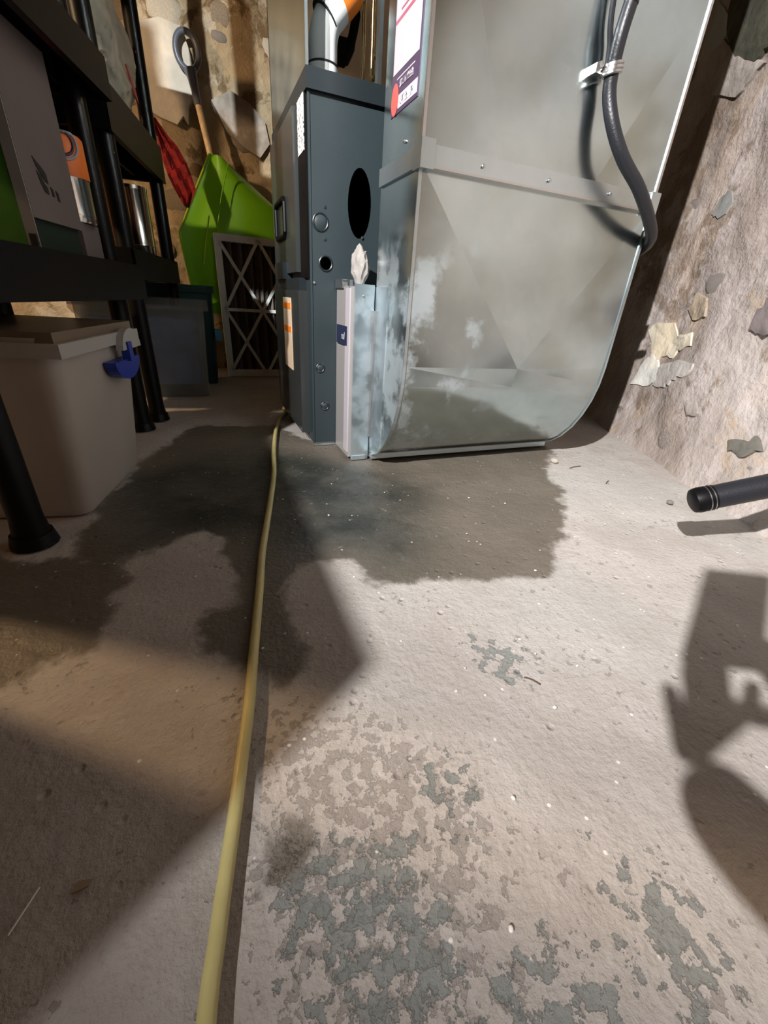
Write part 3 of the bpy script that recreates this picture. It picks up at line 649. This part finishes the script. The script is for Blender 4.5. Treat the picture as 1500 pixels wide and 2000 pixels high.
# snow shovel
t = thing('snow_shovel', (.18, 2.56, 0), 'snow shovel with lime green blade, wooden shaft and looped grip against the back wall', 'shovel')
def S3(x, y, z): return Vector((x, y, z))
bl_ = [(.123, .973), (.186, .940), (.430, .795), (.46, .42), (-.03, .34), (-.055, .643)]
bm = bmesh.new(); n_ = 9
def edgeL(f): return Vector((.123, 0, .973)).lerp(Vector((-.055, 0, .643)), min(1, f / .45)) if f < .45 else Vector((-.055, 0, .643)).lerp(Vector((-.02, 0, .30)), (f - .45) / .55)
def edgeR(f): return Vector((.200, 0, .955)).lerp(Vector((.46, 0, .77)), min(1, f / .28)) if f < .28 else Vector((.46, 0, .77)).lerp(Vector((.52, 0, .30)), (f - .28) / .72)
grid = []
for j in range(19):
    f = j / 18; a, b = edgeL(f), edgeR(f); row = []
    for i in range(13):
        s = i / 12; p = a.lerp(b, s); y = 2.50 + .06 * (2 * s - 1) ** 2 * (1 if s > .15 else 1) - .035 * math.sin(PI * f) + (.0 if s > .12 else -.03 * (1 - s / .12))
        row.append((p.x, y, p.z))
    grid.append(row)
V = [[bm.verts.new(p) for p in r] for r in grid]
for j in range(18):
    for i in range(12): bm.faces.new((V[j][i], V[j][i + 1], V[j + 1][i + 1], V[j + 1][i]))
bmesh.ops.recalc_face_normals(bm, faces=bm.faces)
g_ = bmesh.ops.extrude_face_region(bm, geom=bm.faces[:]); bmesh.ops.translate(bm, verts=[e for e in g_['geom'] if isinstance(e, bmesh.types.BMVert)], vec=(0, .005, 0))
obj('blade', R(bm), M_green, t, smooth=True)
bm = bmesh.new(); tube(bm, [grid[j][0] for j in range(19)], .005, 8); obj('blade_edge', R(bm), M_green2, t, smooth=True)
bm = bmesh.new(); tube(bm, [(.195, 2.452, .93), (.150, 2.440, .80), (.115, 2.43, .66)], .0025, 6); obj('rib', R(bm), M_green, t, smooth=True)
bm = bmesh.new(); tube(bm, [(.088, 2.437, .72), (.062, 2.432, .62), (.040, 2.432, .52)], .0035, 6); obj('rib', R(bm), M_green2, t, smooth=True)
bm = bmesh.new(); tube(bm, [(.20, 2.54, .60), (.145, 2.545, .86), (.098, 2.60, 1.16)], .014, 14); obj('shaft', R(bm), M_wood, t, smooth=True)
gp = Vector((.092, 2.605, 1.18)); ax = (Vector((.085, 2.62, 1.35)) - Vector((.098, 2.60, 1.16))).normalized()
ring = []
for k in range(28):
    a = 2 * PI * k / 28; ring.append(Vector((.078 + .046 * math.cos(a) * 1.0, 2.625, 1.335 + .062 * math.sin(a))))
bm = bmesh.new(); tube(bm, ring, .0125, 10, close=True); tube(bm, [(.098, 2.60, 1.15), (.093, 2.61, 1.20), (.088, 2.618, 1.245), (.082, 2.623, 1.275)], [.0165, .017, .021, .028], 14)
obj('grip', R(bm), M_grip, t, smooth=True)
t.location.y += .06

# teal bin behind
def tub(name, cx, cy, w0, d0, w1, d1, h, th, m, rz, label, cat, z=0., extra=None):
    t = thing(name, (cx, cy, z), label, cat, rz=rz)
    bm = bmesh.new(); levels = [(w0, d0, 0, 0), (w0 + .008, d0 + .008, .012, 0), (w1, d1, h, 0), (w1 - 2 * th, d1 - 2 * th, h, 1), (w0 - 2 * th + .006, d0 - 2 * th + .006, th * 1.5, 1)]
    rings = []
    for (ww, dp, z_, _) in levels:
        r = min(ww, dp) * .09; pts = []
        for cxx, cyy, a0 in ((ww / 2 - r, dp / 2 - r, 0), (-ww / 2 + r, dp / 2 - r, 90), (-ww / 2 + r, -dp / 2 + r, 180), (ww / 2 - r, -dp / 2 + r, 270)):
            for k in range(5):
                a = math.radians(a0 + 22.5 * k); pts.append((cxx + r * math.cos(a), cyy + r * math.sin(a), z_))
        rings.append([bm.verts.new(p) for p in pts])
    for a, b in zip(rings, rings[1:]):
        n = len(a)
        for k in range(n): bm.faces.new((a[k], a[(k + 1) % n], b[(k + 1) % n], b[k]))
    bm.faces.new(rings[0][::-1]); bm.faces.new(rings[-1])
    obj('body', bm, m, t, smooth=True)
    return t
def rimlid(t, w, d, z0, z1, m, name='lid', rr=.03):
    bm = bmesh.new(); r = rr; pts = []
    for cxx, cyy, a0 in ((w / 2 - r, d / 2 - r, 0), (-w / 2 + r, d / 2 - r, 90), (-w / 2 + r, -d / 2 + r, 180), (w / 2 - r, -d / 2 + r, 270)):
        for k in range(5):
            a = math.radians(a0 + 22.5 * k); pts.append((cxx + r * math.cos(a), cyy + r * math.sin(a), z0))
    prism(bm, pts, (0, 0, z1 - z0)); return obj(name, bm, m, t, bevel=.004)
t = tub('storage_bin', -.215, 2.355, .50, .21, .54, .24, .40, .004, M_teal, 0., 'dark teal storage bin behind the clear one beside the air filter', 'bin')
rimlid(t, .56, .255, .395, .425, M_teal)
obj('latch', mkbox(.262, -.13, .20, .292, -.06, .245), M_sky, t, bevel=.008, label='sky blue latch')

# clear bin with blue contents
t = tub('storage_bin', -.212, 2.018, .40, .125, .44, .14, .345, .003, M_clear, 0., 'clear plastic bin with blue contents beside the far shelf post', 'bin')
rimlid(t, .475, .155, .333, .372, M_clear)
bm = bmesh.new(); box(bm, -.19, -.055, .05, .185, .055, .30)
tag(obj('folded_cloth', bm, M_blueload, bevel=.02), 'folded blue cloth packed inside the clear plastic bin', 'cloth').location = (-.212, 2.018, 0)
for s in (-1, 1): obj('corner_rib', mkbox(s * .19 - .004, -.072, .02, s * .19 + .004, -.066, .33), M_clear, t)

# frosted bin with blue latch (front left)
rz = math.atan2(.058, .306) * -1
c0 = Vector((-.253, .87)); lx = Vector((-.982, .186)); ly = Vector((.186, .982))
w0, d0 = .40, .305
cc = c0 + lx * (w0 / 2) + ly * (d0 / 2)
t = tub('storage_bin', cc.x, cc.y, w0, d0, w0 + .07, d0 + .05, .325, .004, M_bin, rz, 'big frosted white storage bin with a blue latch under the near shelf', 'bin')
t.location.z = 0.002
obj('rim', mkbox(-.245, -.186, .296, .245, .186, .318), M_lid, t, bevel=.006)
obj('lid', mkbox(-.235, -.176, .318, .235, .176, .334), mat('smoky_lid', (.22, .16, .11), .3, trans=.3), t, bevel=.008)
bm = bmesh.new(); prism(bm, [(.232, .066 + .072 * math.cos(a), .266 - .040 * math.sin(a)) for a in [PI * k / 14 for k in range(15)]], (.022, 0, 0))
lt = obj('latch', bm, M_bluelatch, t, bevel=.004, label='blue latch')
obj('latch_tab', mkbox(.246, .06, .262, .262, .082, .300), M_bluelatch, lt, bevel=.004)
bm = bmesh.new(); P = [(.244, .095 + .055 * math.cos(a), .285 + .04 * math.sin(a)) for a in [PI * k / 12 for k in range(13)]]; prism(bm, P, (.014, 0, 0)); obj('latch_lug', bm, M_lid, t, bevel=.003)

# ------------------------------------------------------------------ black shelving
F0 = Vector((-.317, .785, 0)); U = Vector((.206, .978, 0)).normalized(); Vv = Vector((-.978, .206, 0)).normalized()
def SP(u, v, z): return F0 + U * u + Vv * v + Vector((0, 0, z))
MS = Matrix((( U.x, Vv.x, 0, F0.x), (U.y, Vv.y, 0, F0.y), (0, 0, 1, 0), (0, 0, 0, 1)))
def frame2(P, Q):
    u = (Q - P).normalized(); v = Vector((-u.y, u.x, 0)); return P, u, v, Matrix(((u.x, v.x, 0, P.x), (u.y, v.y, 0, P.y), (0, 0, 1, 0), (0, 0, 0, 1)))
def shelf(u0, u1, depth, decks, label, top, fv0=0., fv1=0.):
    t = thing('shelving_unit', SP((u0 + u1) / 2, depth / 2, 0), label, 'shelf', group=None)
    def post(u, v):
        bm = bmesh.new(); tube(bm, [SP(u, v, 0), SP(u, v, .05), SP(u, v, top)], [.030, .024, .024], 14)
        o = obj('post', R(bm, t), M_black, t, smooth=True)
        bm = bmesh.new(); tube(bm, [SP(u, v, 0), SP(u, v, .022)], [.036, .031], 14); obj('foot', R(bm, t), M_black, o, smooth=True)
    for u, vv in ((u0, fv0), (u1, fv1)):
        for v in (vv, depth): post(u, v)
    for z0, z1 in decks:
        bm = bmesh.new(); box(bm, u0 - .03, -.025, z1 - .02, u1 + .03, depth + .025, z1, M=MS)
        dk = obj('deck', R(bm, t), M_blackm, t, bevel=.004)
        bm = bmesh.new(); box(bm, u0 - .03, -.028, z0, u1 + .03, -.012, z1 + .004, M=MS); box(bm, u0 - .03, depth + .012, z0, u1 + .03, depth + .028, z1 + .004, M=MS)
        box(bm, u0 - .033, -.02, z0, u0 - .018, depth + .02, z1 + .004, M=MS); box(bm, u1 + .018, -.02, z0, u1 + .033, depth + .02, z1 + .004, M=MS)
        obj('deck_skirt', R(bm, t), M_black, dk, bevel=.003)
        for k in range(4):
            v = depth * (k + 1) / 5; bm = bmesh.new(); box(bm, u0, v - .006, z0 + .01, u1, v + .006, z1 - .018, M=MS); obj('deck_rib', R(bm, t), M_blackm, dk)
    return t
shelf(.0, .70, .36, [(.375, .455), (.80, .875), (1.25, 1.32)], 'black plastic shelving unit nearest the camera above the frosted bin', 1.7, 0, .045)
FR1 = (F0, U, Vv, MS)
FR2 = frame2(Vector((-.182, 1.594, 0)), Vector((-.10, 2.13, 0)))
F0, U, Vv, MS = FR2
shelf(0, .542, .36, [(.425, .50), (.76, .865), (1.25, 1.32)], 'black plastic shelving unit farther back beside the green shovel', 1.7)
F0, U, Vv, MS = FR1

# green and white box
t = thing('product_box', SP(.46, .13, .459), 'green and grey cardboard box with printed sides on the near shelf', 'box')
bm = bmesh.new(); box(bm, .36, .035, .515, .56, .33, .815, M=MS)
obj('carton', R(bm), M_brown, t, bevel=.002)
bm = bmesh.new(); box(bm, .365, .045, .459, .555, .325, .515, M=MS); obj('dark_base', R(bm), mat('dark_green_base', (.006, .02, .014), .6), t)
bm = bmesh.new(); box(bm, .3575, .045, .462, .36, .33, .813, M=MS); ff = obj('printed_front', R(bm), M_boxgreen, t, label='green printed face')
bm = bmesh.new(); box(bm, .356, .035, .459, .3585, .055, .813, M=MS); obj('pale_border', R(bm), M_boxgrey, ff)
bm = bmesh.new(); box(bm, .3545, .038, .463, .3565, .050, .487, M=MS); obj('square_code_frame', R(bm), M_dark, ff)
bm = bmesh.new(); box(bm, .356, .075, .60, .3572, .33, .65, M=MS); obj('pale_panel', R(bm), mat('pale_blue_print', (.5, .55, .62), .6), ff)
def emblem(name, pts):
    bm = bmesh.new(); prism(bm, [MS @ Vector((u, .0350, z)) for u, z in pts], MS.to_3x3() @ Vector((0, -.0012, 0))); obj(name, R(bm), M_dark, t)
emblem('dark_emblem', [(0.4095, 0.6187), (0.4188, 0.6143), (0.4405, 0.6032), (0.4479, 0.5970), (0.4479, 0.5815), (0.4405, 0.5833), (0.4281, 0.5939), (0.4157, 0.6044)])
emblem('dark_emblem', [(0.4126, 0.5970), (0.4281, 0.5920), (0.4324, 0.5796), (0.4417, 0.5753), (0.4417, 0.5629), (0.4281, 0.5647), (0.4188, 0.5784)])
emblem('dark_emblem', [(0.4529, 0.5784), (0.4622, 0.5753), (0.4634, 0.5629), (0.4548, 0.5629)]); emblem('dark_emblem', [(0.4715, 0.5753), (0.4808, 0.5722), (0.4820, 0.5567), (0.4734, 0.5585)])

t = thing('blocker_crate', SP(.06, .19, .459), 'added matt black light-blocking crate, out of view at the near end of the near shelf', 'crate')  # added out of view to block the warm bulb from the near floor
bm = bmesh.new(); box(bm, -.03, .03, .459, .14, .35, .80, M=MS); obj('blocker_body', R(bm), M_blackm, t, bevel=.006)
bm = bmesh.new(); box(bm, -.035, .025, .80, .145, .355, .815, M=MS); obj('lid', R(bm), M_black, t, bevel=.004)
# cans and pots on the shelves
def can(name, P, r, h, m, label, cat, lid=None, seg=32):
    t = thing(name, P, label, cat); bm = bmesh.new(); lathe(bm, [(r * .97, 0), (r, .004), (r, h * .16), (r * 1.012, h * .165), (r * 1.012, h * .18), (r, h * .185), (r, h - .004), (r * 1.03, h)], seg)
    obj('body', bm, m, t, smooth=True); return t
t = thing('small_carton', SP(.61, .11, .459), 'low dull grey carton under the orange and steel can', 'box')
bm = bmesh.new(); box(bm, .568, .04, .459, .665, .20, .534, M=MS); obj('carton', R(bm), M_brown, t, bevel=.002)
t = can('paint_can', SP(.616, .07, .535), .048, .086, M_chrome, 'shiny steel can with an orange upper half between the green box and a shelf post', 'can')
bm = bmesh.new(); lathe(bm, [(.049, .086), (.050, .089), (.050, .160), (.046, .165)], 32); obj('orange_wrap', bm, M_can, t, smooth=True)
M2 = MS.to_3x3()
bm = bmesh.new(); q = Vector((.35, -.936, 0)).normalized(); h_ = Vector((.936, .35, 0)); 
for rr, m_ in ((.030, M_white), (.022, M_purple)):
    bm = bmesh.new(); pr = []
    for k in range(24):
        a = 2 * PI * k / 24; sx = rr * math.cos(a); pr.append(q * math.sqrt(.0510 ** 2 - sx * sx) + h_ * sx + Vector((0, 0, .145 + min(.018, rr * math.sin(a)))))
    tube(bm, pr, .003, 6, close=True); obj('printed_swirl', bm, m_, t, smooth=True)
F0, U, Vv, MS = FR2; M2 = MS.to_3x3()
t = can('steel_pot', SP(.385, .055, .503), .050, .20, M_chrome, 'tall polished steel canister standing right of the shelf post', 'pot')
bm = bmesh.new(); lathe(bm, [(.0515, .198), (.0515, .208), (.0, .212)], 32); obj('lid', bm, M_chrome, t, smooth=True)
t = thing('orange_box', SP(.30, .20, .503), 'orange carton behind the polished steel canister', 'box')
bm = bmesh.new(); box(bm, .24, .125, .503, .37, .26, .755, M=MS); obj('carton', R(bm), M_can, t, bevel=.002)
bm = bmesh.new(); box(bm, .2385, .13, .503, .24, .25, .755, M=MS); obj('side_print', R(bm), M_red, t)
t = thing('black_bag', SP(.475, .135, .503), 'slumped black fabric bag beside the canister on the far shelf', 'bag')
bm = bmesh.new(); bmesh.ops.create_icosphere(bm, subdivisions=4, radius=1)
for v in bm.verts:
    k = 1 + .22 * noise.noise(v.co * 2.2) + .06 * noise.noise(v.co * 7); v.co = Vector((v.co.x * .072 * k, v.co.y * .06 * k, max(.0, .085 + v.co.z * .10 * k)))
obj('bag_body', bm, M_blackm, t, smooth=True)
bm = bmesh.new(); tube(bm, spline([(-.03, -.03, .16), (-.03, -.03, .20), (.0, -.03, .215), (.03, -.03, .20), (.03, -.03, .16)], 5), .005, 8); obj('handle', bm, M_blackm, t, smooth=True)
t = thing('wire_rack', SP(.40, .25, .503), 'small pale wire rack behind the steel canister', 'rack')
bm = bmesh.new()
for dx in (0, .035, .07): tube(bm, [(dx, 0, 0), (dx, 0, .20)], .0022, 6)
for z in (.08, .14, .20): tube(bm, [(-.005, 0, z), (.075, .0, z - .006)], .0022, 6)
tube(bm, [(0, 0, .20), (.07, 0, .08)], .0022, 6)
obj('wires', bm, M_ring, t, smooth=True)
# crumpled bag hanging over upper deck
F0, U, Vv, MS = FR2
t = thing('plastic_bag', SP(.24, .09, .868), 'crumpled grey translucent bag with a red mark on the upper shelf', 'bag')
bm = bmesh.new(); bmesh.ops.create_icosphere(bm, subdivisions=5, radius=1)
for v in bm.verts:
    d_ = v.co.copy(); k = 1 + .25 * noise.noise(d_ * 1.6) + .12 * abs(noise.noise(d_ * 4.2)) + .05 * noise.noise(d_ * 11)
    x = max(-1, min(1, d_.x * 1.25)); y = max(-1, min(1, d_.y * 1.25)); z = max(-1, min(1, d_.z * 1.15))
    p = Vector((x * .17 * k, y * .10 * k, .17 + z * .17 * k)); p.z = max(.0, p.z); v.co = M2 @ p
o = obj('film', bm, M_bag, t, smooth=True)
bm = bmesh.new(); prism(bm, [M2 @ Vector(p) for p in ((.03, -.108, .12), (.08, -.112, .085), (.10, -.112, .05), (.07, -.112, .06))], M2 @ Vector((0, -.004, 0))); obj('red_mark', bm, M_red, t)
# red cloth hanging from the far post
t = thing('red_cloth', (-.01, 2.42, .55), 'red mesh cloth hanging beside the far shelf corner', 'cloth')
bm = bmesh.new(); gr = []
outL = [(-.095, 1.02), (-.085, .96), (-.08, .90), (-.065, .84), (-.05, .80), (-.03, .76), (-.010, .73)]; outR = [(-.08, 1.02), (-.04, .965), (-.01, .94), (.018, .89), (.03, .85), (.042, .80), (.005, .73)]
for (a, z), (b, z2) in zip(outL, outR):
    gr.append([bm.verts.new((a + (b - a) * i / 8, 2.42 + .012 * math.sin(i * 1.7 + z * 30), z + (z2 - z) * i / 8)) for i in range(9)])
for j in range(6):
    for i in range(8): bm.faces.new((gr[j][i], gr[j][i + 1], gr[j + 1][i + 1], gr[j + 1][i]))
bmesh.ops.recalc_face_normals(bm, faces=bm.faces)
g_ = bmesh.ops.extrude_face_region(bm, geom=bm.faces[:]); bmesh.ops.translate(bm, verts=[e for e in g_['geom'] if isinstance(e, bmesh.types.BMVert)], vec=(0, .004, 0))
obj('drape', R(bm), M_redcloth, t, smooth=True)
bm = bmesh.new(); tube(bm, [(-.088, 2.424, 1.01), (-.09, 2.30, 1.06), (-.098, 2.15, 1.10), (-.10, 2.10, 1.10)], .003, 6); obj('hanging_cord', R(bm), M_redcloth, t, smooth=True)

# ------------------------------------------------------------------ behind the furnace top: tan board, tubes, valve
t = thing('plywood_panel', (.55, 1.95, 0), 'tan plywood panel standing behind the furnace and white pipe', 'panel')
bm = bmesh.new(); box(bm, .44, 1.95, 0, .80, 1.965, 1.45); obj('board', R(bm), M_tan, t)
t = thing('gas_valve', (.48, 1.50, .85), 'dark gas valve with thin brass tubes above the furnace', 'valve')
bm = bmesh.new(); box(bm, .425, 1.50, .985, .452, 1.53, 1.035); o = obj('valve_body', R(bm), M_black, t, bevel=.008)
bm = bmesh.new(); tube(bm, spline([(.445, 1.515, .995), (.468, 1.515, 1.04), (.482, 1.515, 1.10)], 4), [.016] * 4 + [.012] * 4 + [.008], 12); obj('valve_lever', R(bm), M_black, t, smooth=True)
for x, r in ((.497, .005), (.522, .006), (.538, .005)):
    bm = bmesh.new(); tube(bm, spline([(x - .015, 1.50, .85), (x, 1.50, .95), (x, 1.50, 1.2), (x, 1.50, 2.04)], 4), r, 10); obj('brass_tube', R(bm), M_brass, t, smooth=True)
for x, z in ((.53, 1.01), (.54, .99), (.525, .965)): disc('fitting', Vector((x, 1.488, z)) - t.location, (0, -1, 0), .007, .006, M_brass, t, 8, dome=.001)
t = thing('steel_conduit', (.458, 1.26, .85), 'straight galvanized strip rising beside the duct label', 'conduit')
bm = bmesh.new(); box(bm, .452, 1.25, .85, .461, 1.27, 2.04); obj('channel', R(bm), M_galv2, t, bevel=.002)

# ------------------------------------------------------------------ debris on the floor
def pebble(x, y, r, m, label, group=None):
    me = SM[random.randrange(6)].copy(); me.materials.append(m); o = bpy.data.objects.new('pebble', me); COL.objects.link(o)
    o.location = (x, y, r * .35); o.scale = (r, r * random.uniform(.6, .9), r * .55); o.rotation_euler = (0, 0, random.uniform(0, 6)); tag(o, label, 'stone', group)
M_chip = mat('white_chip', (.75, .73, .68), .7)
pebble(.964, .912, .014, M_stoneP, 'largest pale pebble on the floor below the curved duct heel')
for x, y in [(.365,.29),(.405,.255),(.50,.45),(.60,.35),(.33,.215),(.45,.60),(.62,.70),(.55,.75),(.26,.30),(.70,.45),(.16,.075),(.22,.15),(.78,.55),(.38,.78),(.41,.80),(.36,.83),(.20,.75),(.12,.85)]:
    pebble(x, y, random.uniform(.0012, .0028), M_chip, 'tiny white stone chip scattered on the concrete floor', 'white chips on the floor')
pebble(1.05, .59, .010, M_stoneG, 'dark flat pebble on the floor just left of the black pipe end')
M_twig = mat('dark_twig', (.09, .06, .04), .9)
for i, (x, y, a, l, lab) in enumerate([(.33, .255, -.9, .020, 'thin dark twig on the bright floor left of the big shadow'), (1.0, .86, .1, .05, 'dark straw bit on the floor by the curved duct heel'), (1.0, .74, .5, .03, 'short dark straw bit on the floor near the right wall')]):
    bm = bmesh.new(); d = Vector((math.cos(a), math.sin(a), 0)) * l / 2; tube(bm, spline([-d, Vector((.0, .0015, .001)), d], 3), .0011, 6)
    o = obj('twig', bm, M_twig, smooth=True); o.location = (x, y, .0008); tag(o, lab, 'twig')
bm = bmesh.new(); d = Vector((.006, .012, 0)); tube(bm, [-d, d], .0007, 6); o = obj('straw', bm, M_chip, smooth=True); o.location = (-.172, .211, .0006); tag(o, 'pale straw sliver in the dark shadow at the lower left', 'straw')
bm = bmesh.new(); prism(bm, [(-.006, -.003, 0), (.005, -.002, 0), (.007, .002, 0), (-.003, .004, 0)], (0, 0, .0015)); o = obj('leaf_scrap', bm, mat('leaf_scrap', (.3, .22, .15), .8)); o.location = (-.137, .213, .0002); tag(o, 'small tan scrap in the dark shadow left of the hose', 'scrap')

# ------------------------------------------------------------------ unseen stacked cartons, added outside the frame at the left to block light
for i, (z0, z1, lab) in enumerate([(0, .45, 'added unseen light-blocking brown carton on the floor left of the camera, lower of two'), (.451, .893, 'added unseen light-blocking brown carton left of the camera, upper of two')]):
    t = thing('blocker_carton', (-.80, .19, z0), lab, 'box')
    obj('carton', mkbox(-.20, -.33, 0, .20, .505, z1 - z0), M_kraft, t, bevel=.004)
    obj('tape', mkbox(-.201, -.025, (z1 - z0) - .001, .201, .025, (z1 - z0) + .001), mat('tan_tape', (.5, .38, .22), .3), t)

# ------------------------------------------------------------------ the photographer, crouching behind the camera
def skin_body(name, pts, edges, m, parent, sub=2, root=0):
    me = bpy.data.meshes.new(name); me.from_pydata([p[:3] for p in pts], [], edges); me.materials.append(m)
    o = bpy.data.objects.new(name, me); COL.objects.link(o); o.parent = parent
    sk = o.modifiers.new('skin', 'SKIN'); sk.use_smooth_shade = True
    for i, p in enumerate(pts): me.skin_vertices[0].data[i].radius = (p[3], p[3]); me.skin_vertices[0].data[i].use_root = (i == root)
    o.modifiers.new('sub', 'SUBSURF').levels = sub; o.modifiers['sub'].render_levels = sub
    return o
t = thing('person', (0.30, -.62, 0), 'crouching person in a dark jacket holding a phone, behind the camera', 'person')
def rp(l): return [(x - .42, y + .62, z, r) for x, y, z, r in l]
pts = rp([(.42,-.72,.28,.13),(.42,-.66,.45,.13),(.40,-.56,.62,.15),(.39,-.54,.74,.09),(.385,-.54,.82,.055),(.38,-.52,.92,.085),(.375,-.50,1.0,.07),
          (.20,-.50,.66,.06),(.10,-.32,.48,.045),(.07,-.14,.46,.034),(.075,-.085,.475,.030),
          (.60,-.50,.66,.06),(.56,-.30,.46,.045),(.34,-.16,.46,.034),(.215,-.10,.48,.028),
          (.32,-.64,.28,.09),(.25,-.34,.42,.07),(.25,-.50,.07,.05),(.25,-.36,.035,.035),
          (.52,-.64,.28,.09),(.58,-.34,.42,.07),(.58,-.50,.07,.05),(.58,-.36,.035,.035)])
edges = [(0,1),(1,2),(2,3),(3,4),(4,5),(5,6),(2,7),(7,8),(8,9),(9,10),(2,11),(11,12),(12,13),(13,14),(0,15),(15,16),(16,17),(17,18),(0,19),(19,20),(20,21),(21,22)]
skin_body('body', pts, edges, M_jacket, t)
hc = Vector((-.043, .108, .935))            # head centre relative to the person
M_hair = mat('brown_hair', (.05, .03, .02), .7, bump=.8, bscale=90)
bm = bmesh.new(); bmesh.ops.create_icosphere(bm, subdivisions=3, radius=1)
for v in bm.verts:
    c = v.co.copy(); v.co = hc + Vector((c.x * .088, c.y * .105 - .012, c.z * .118 + .018)) * 1.0 if (c.z > .1 or c.y < -.1) else hc + Vector((c.x * .07, c.y * .075 - .01, c.z * .08))
obj('hair', bm, M_hair, t, smooth=True)
fy = .105
bm = bmesh.new(); tube(bm, [hc + Vector((0, fy - .030, .02)), hc + Vector((0, fy - .014, -.005)), hc + Vector((0, fy - .004, -.022)), hc + Vector((0, fy - .022, -.032))], [.008, .010, .014, .008], 10); obj('nose', bm, M_skin, t, smooth=True)
bm = bmesh.new(); tube(bm, [hc + Vector((-.024, fy - .034, -.052)), hc + Vector((0, fy - .022, -.054)), hc + Vector((.024, fy - .034, -.052))], [.003, .006, .003], 8); obj('mouth', bm, mat('lips', (.42, .16, .13), .5), t, smooth=True)
for sx in (-1, 1):
    bm = bmesh.new(); bmesh.ops.create_uvsphere(bm, u_segments=12, v_segments=8, radius=.011); bmesh.ops.translate(bm, verts=bm.verts, vec=hc + Vector((sx * .030, fy - .046, .016))); e_ = obj('eye', bm, mat('eye_white', (.8, .8, .78), .2), t, smooth=True)
    bm = bmesh.new(); bmesh.ops.create_uvsphere(bm, u_segments=10, v_segments=6, radius=.005); bmesh.ops.translate(bm, verts=bm.verts, vec=hc + Vector((sx * .030, fy - .0385, .016))); obj('iris', bm, M_dark, e_, smooth=True)
    bm = bmesh.new(); bmesh.ops.create_icosphere(bm, subdivisions=2, radius=1)
    for v in bm.verts: v.co = hc + Vector((sx * .080 + v.co.x * .010, -.005 + v.co.y * .018, .0 + v.co.z * .030))
    obj('ear', bm, M_skin, t, smooth=True)
for base, dirs in (((.075, -.085, .475), [(.0, .012, .090), (.012, .014, .086), (.024, .012, .078), (-.012, .008, .072), (.045, .0, .035)]), ((.215, -.095, .48), [(-.012, .014, .085), (-.024, .012, .084), (0, .012, .078), (.012, .010, .065), (-.045, 0, .035)])):
    b = Vector(base)
    for d_ in dirs:
        d_ = Vector(d_); q = b + Vector((d_.x * 1.2, 0, .01))
        skin_body('finger', rp([(*b, .010), (*(q + d_ * .5), .009), (*(q + d_ + Vector((0, .012, 0))), .0075)]), [(0, 1), (1, 2)], M_skin, t, 1)
bm = bmesh.new(); box(bm, -.037, -.004, 0, .037, .004, .16)
o = obj('phone', bm, M_black, bevel=.003); o.location = (.030, -.055, .53); o.rotation_euler = (math.radians(-6), 0, math.radians(-28)); tag(o, 'black phone held upright in both hands behind the camera', 'phone')
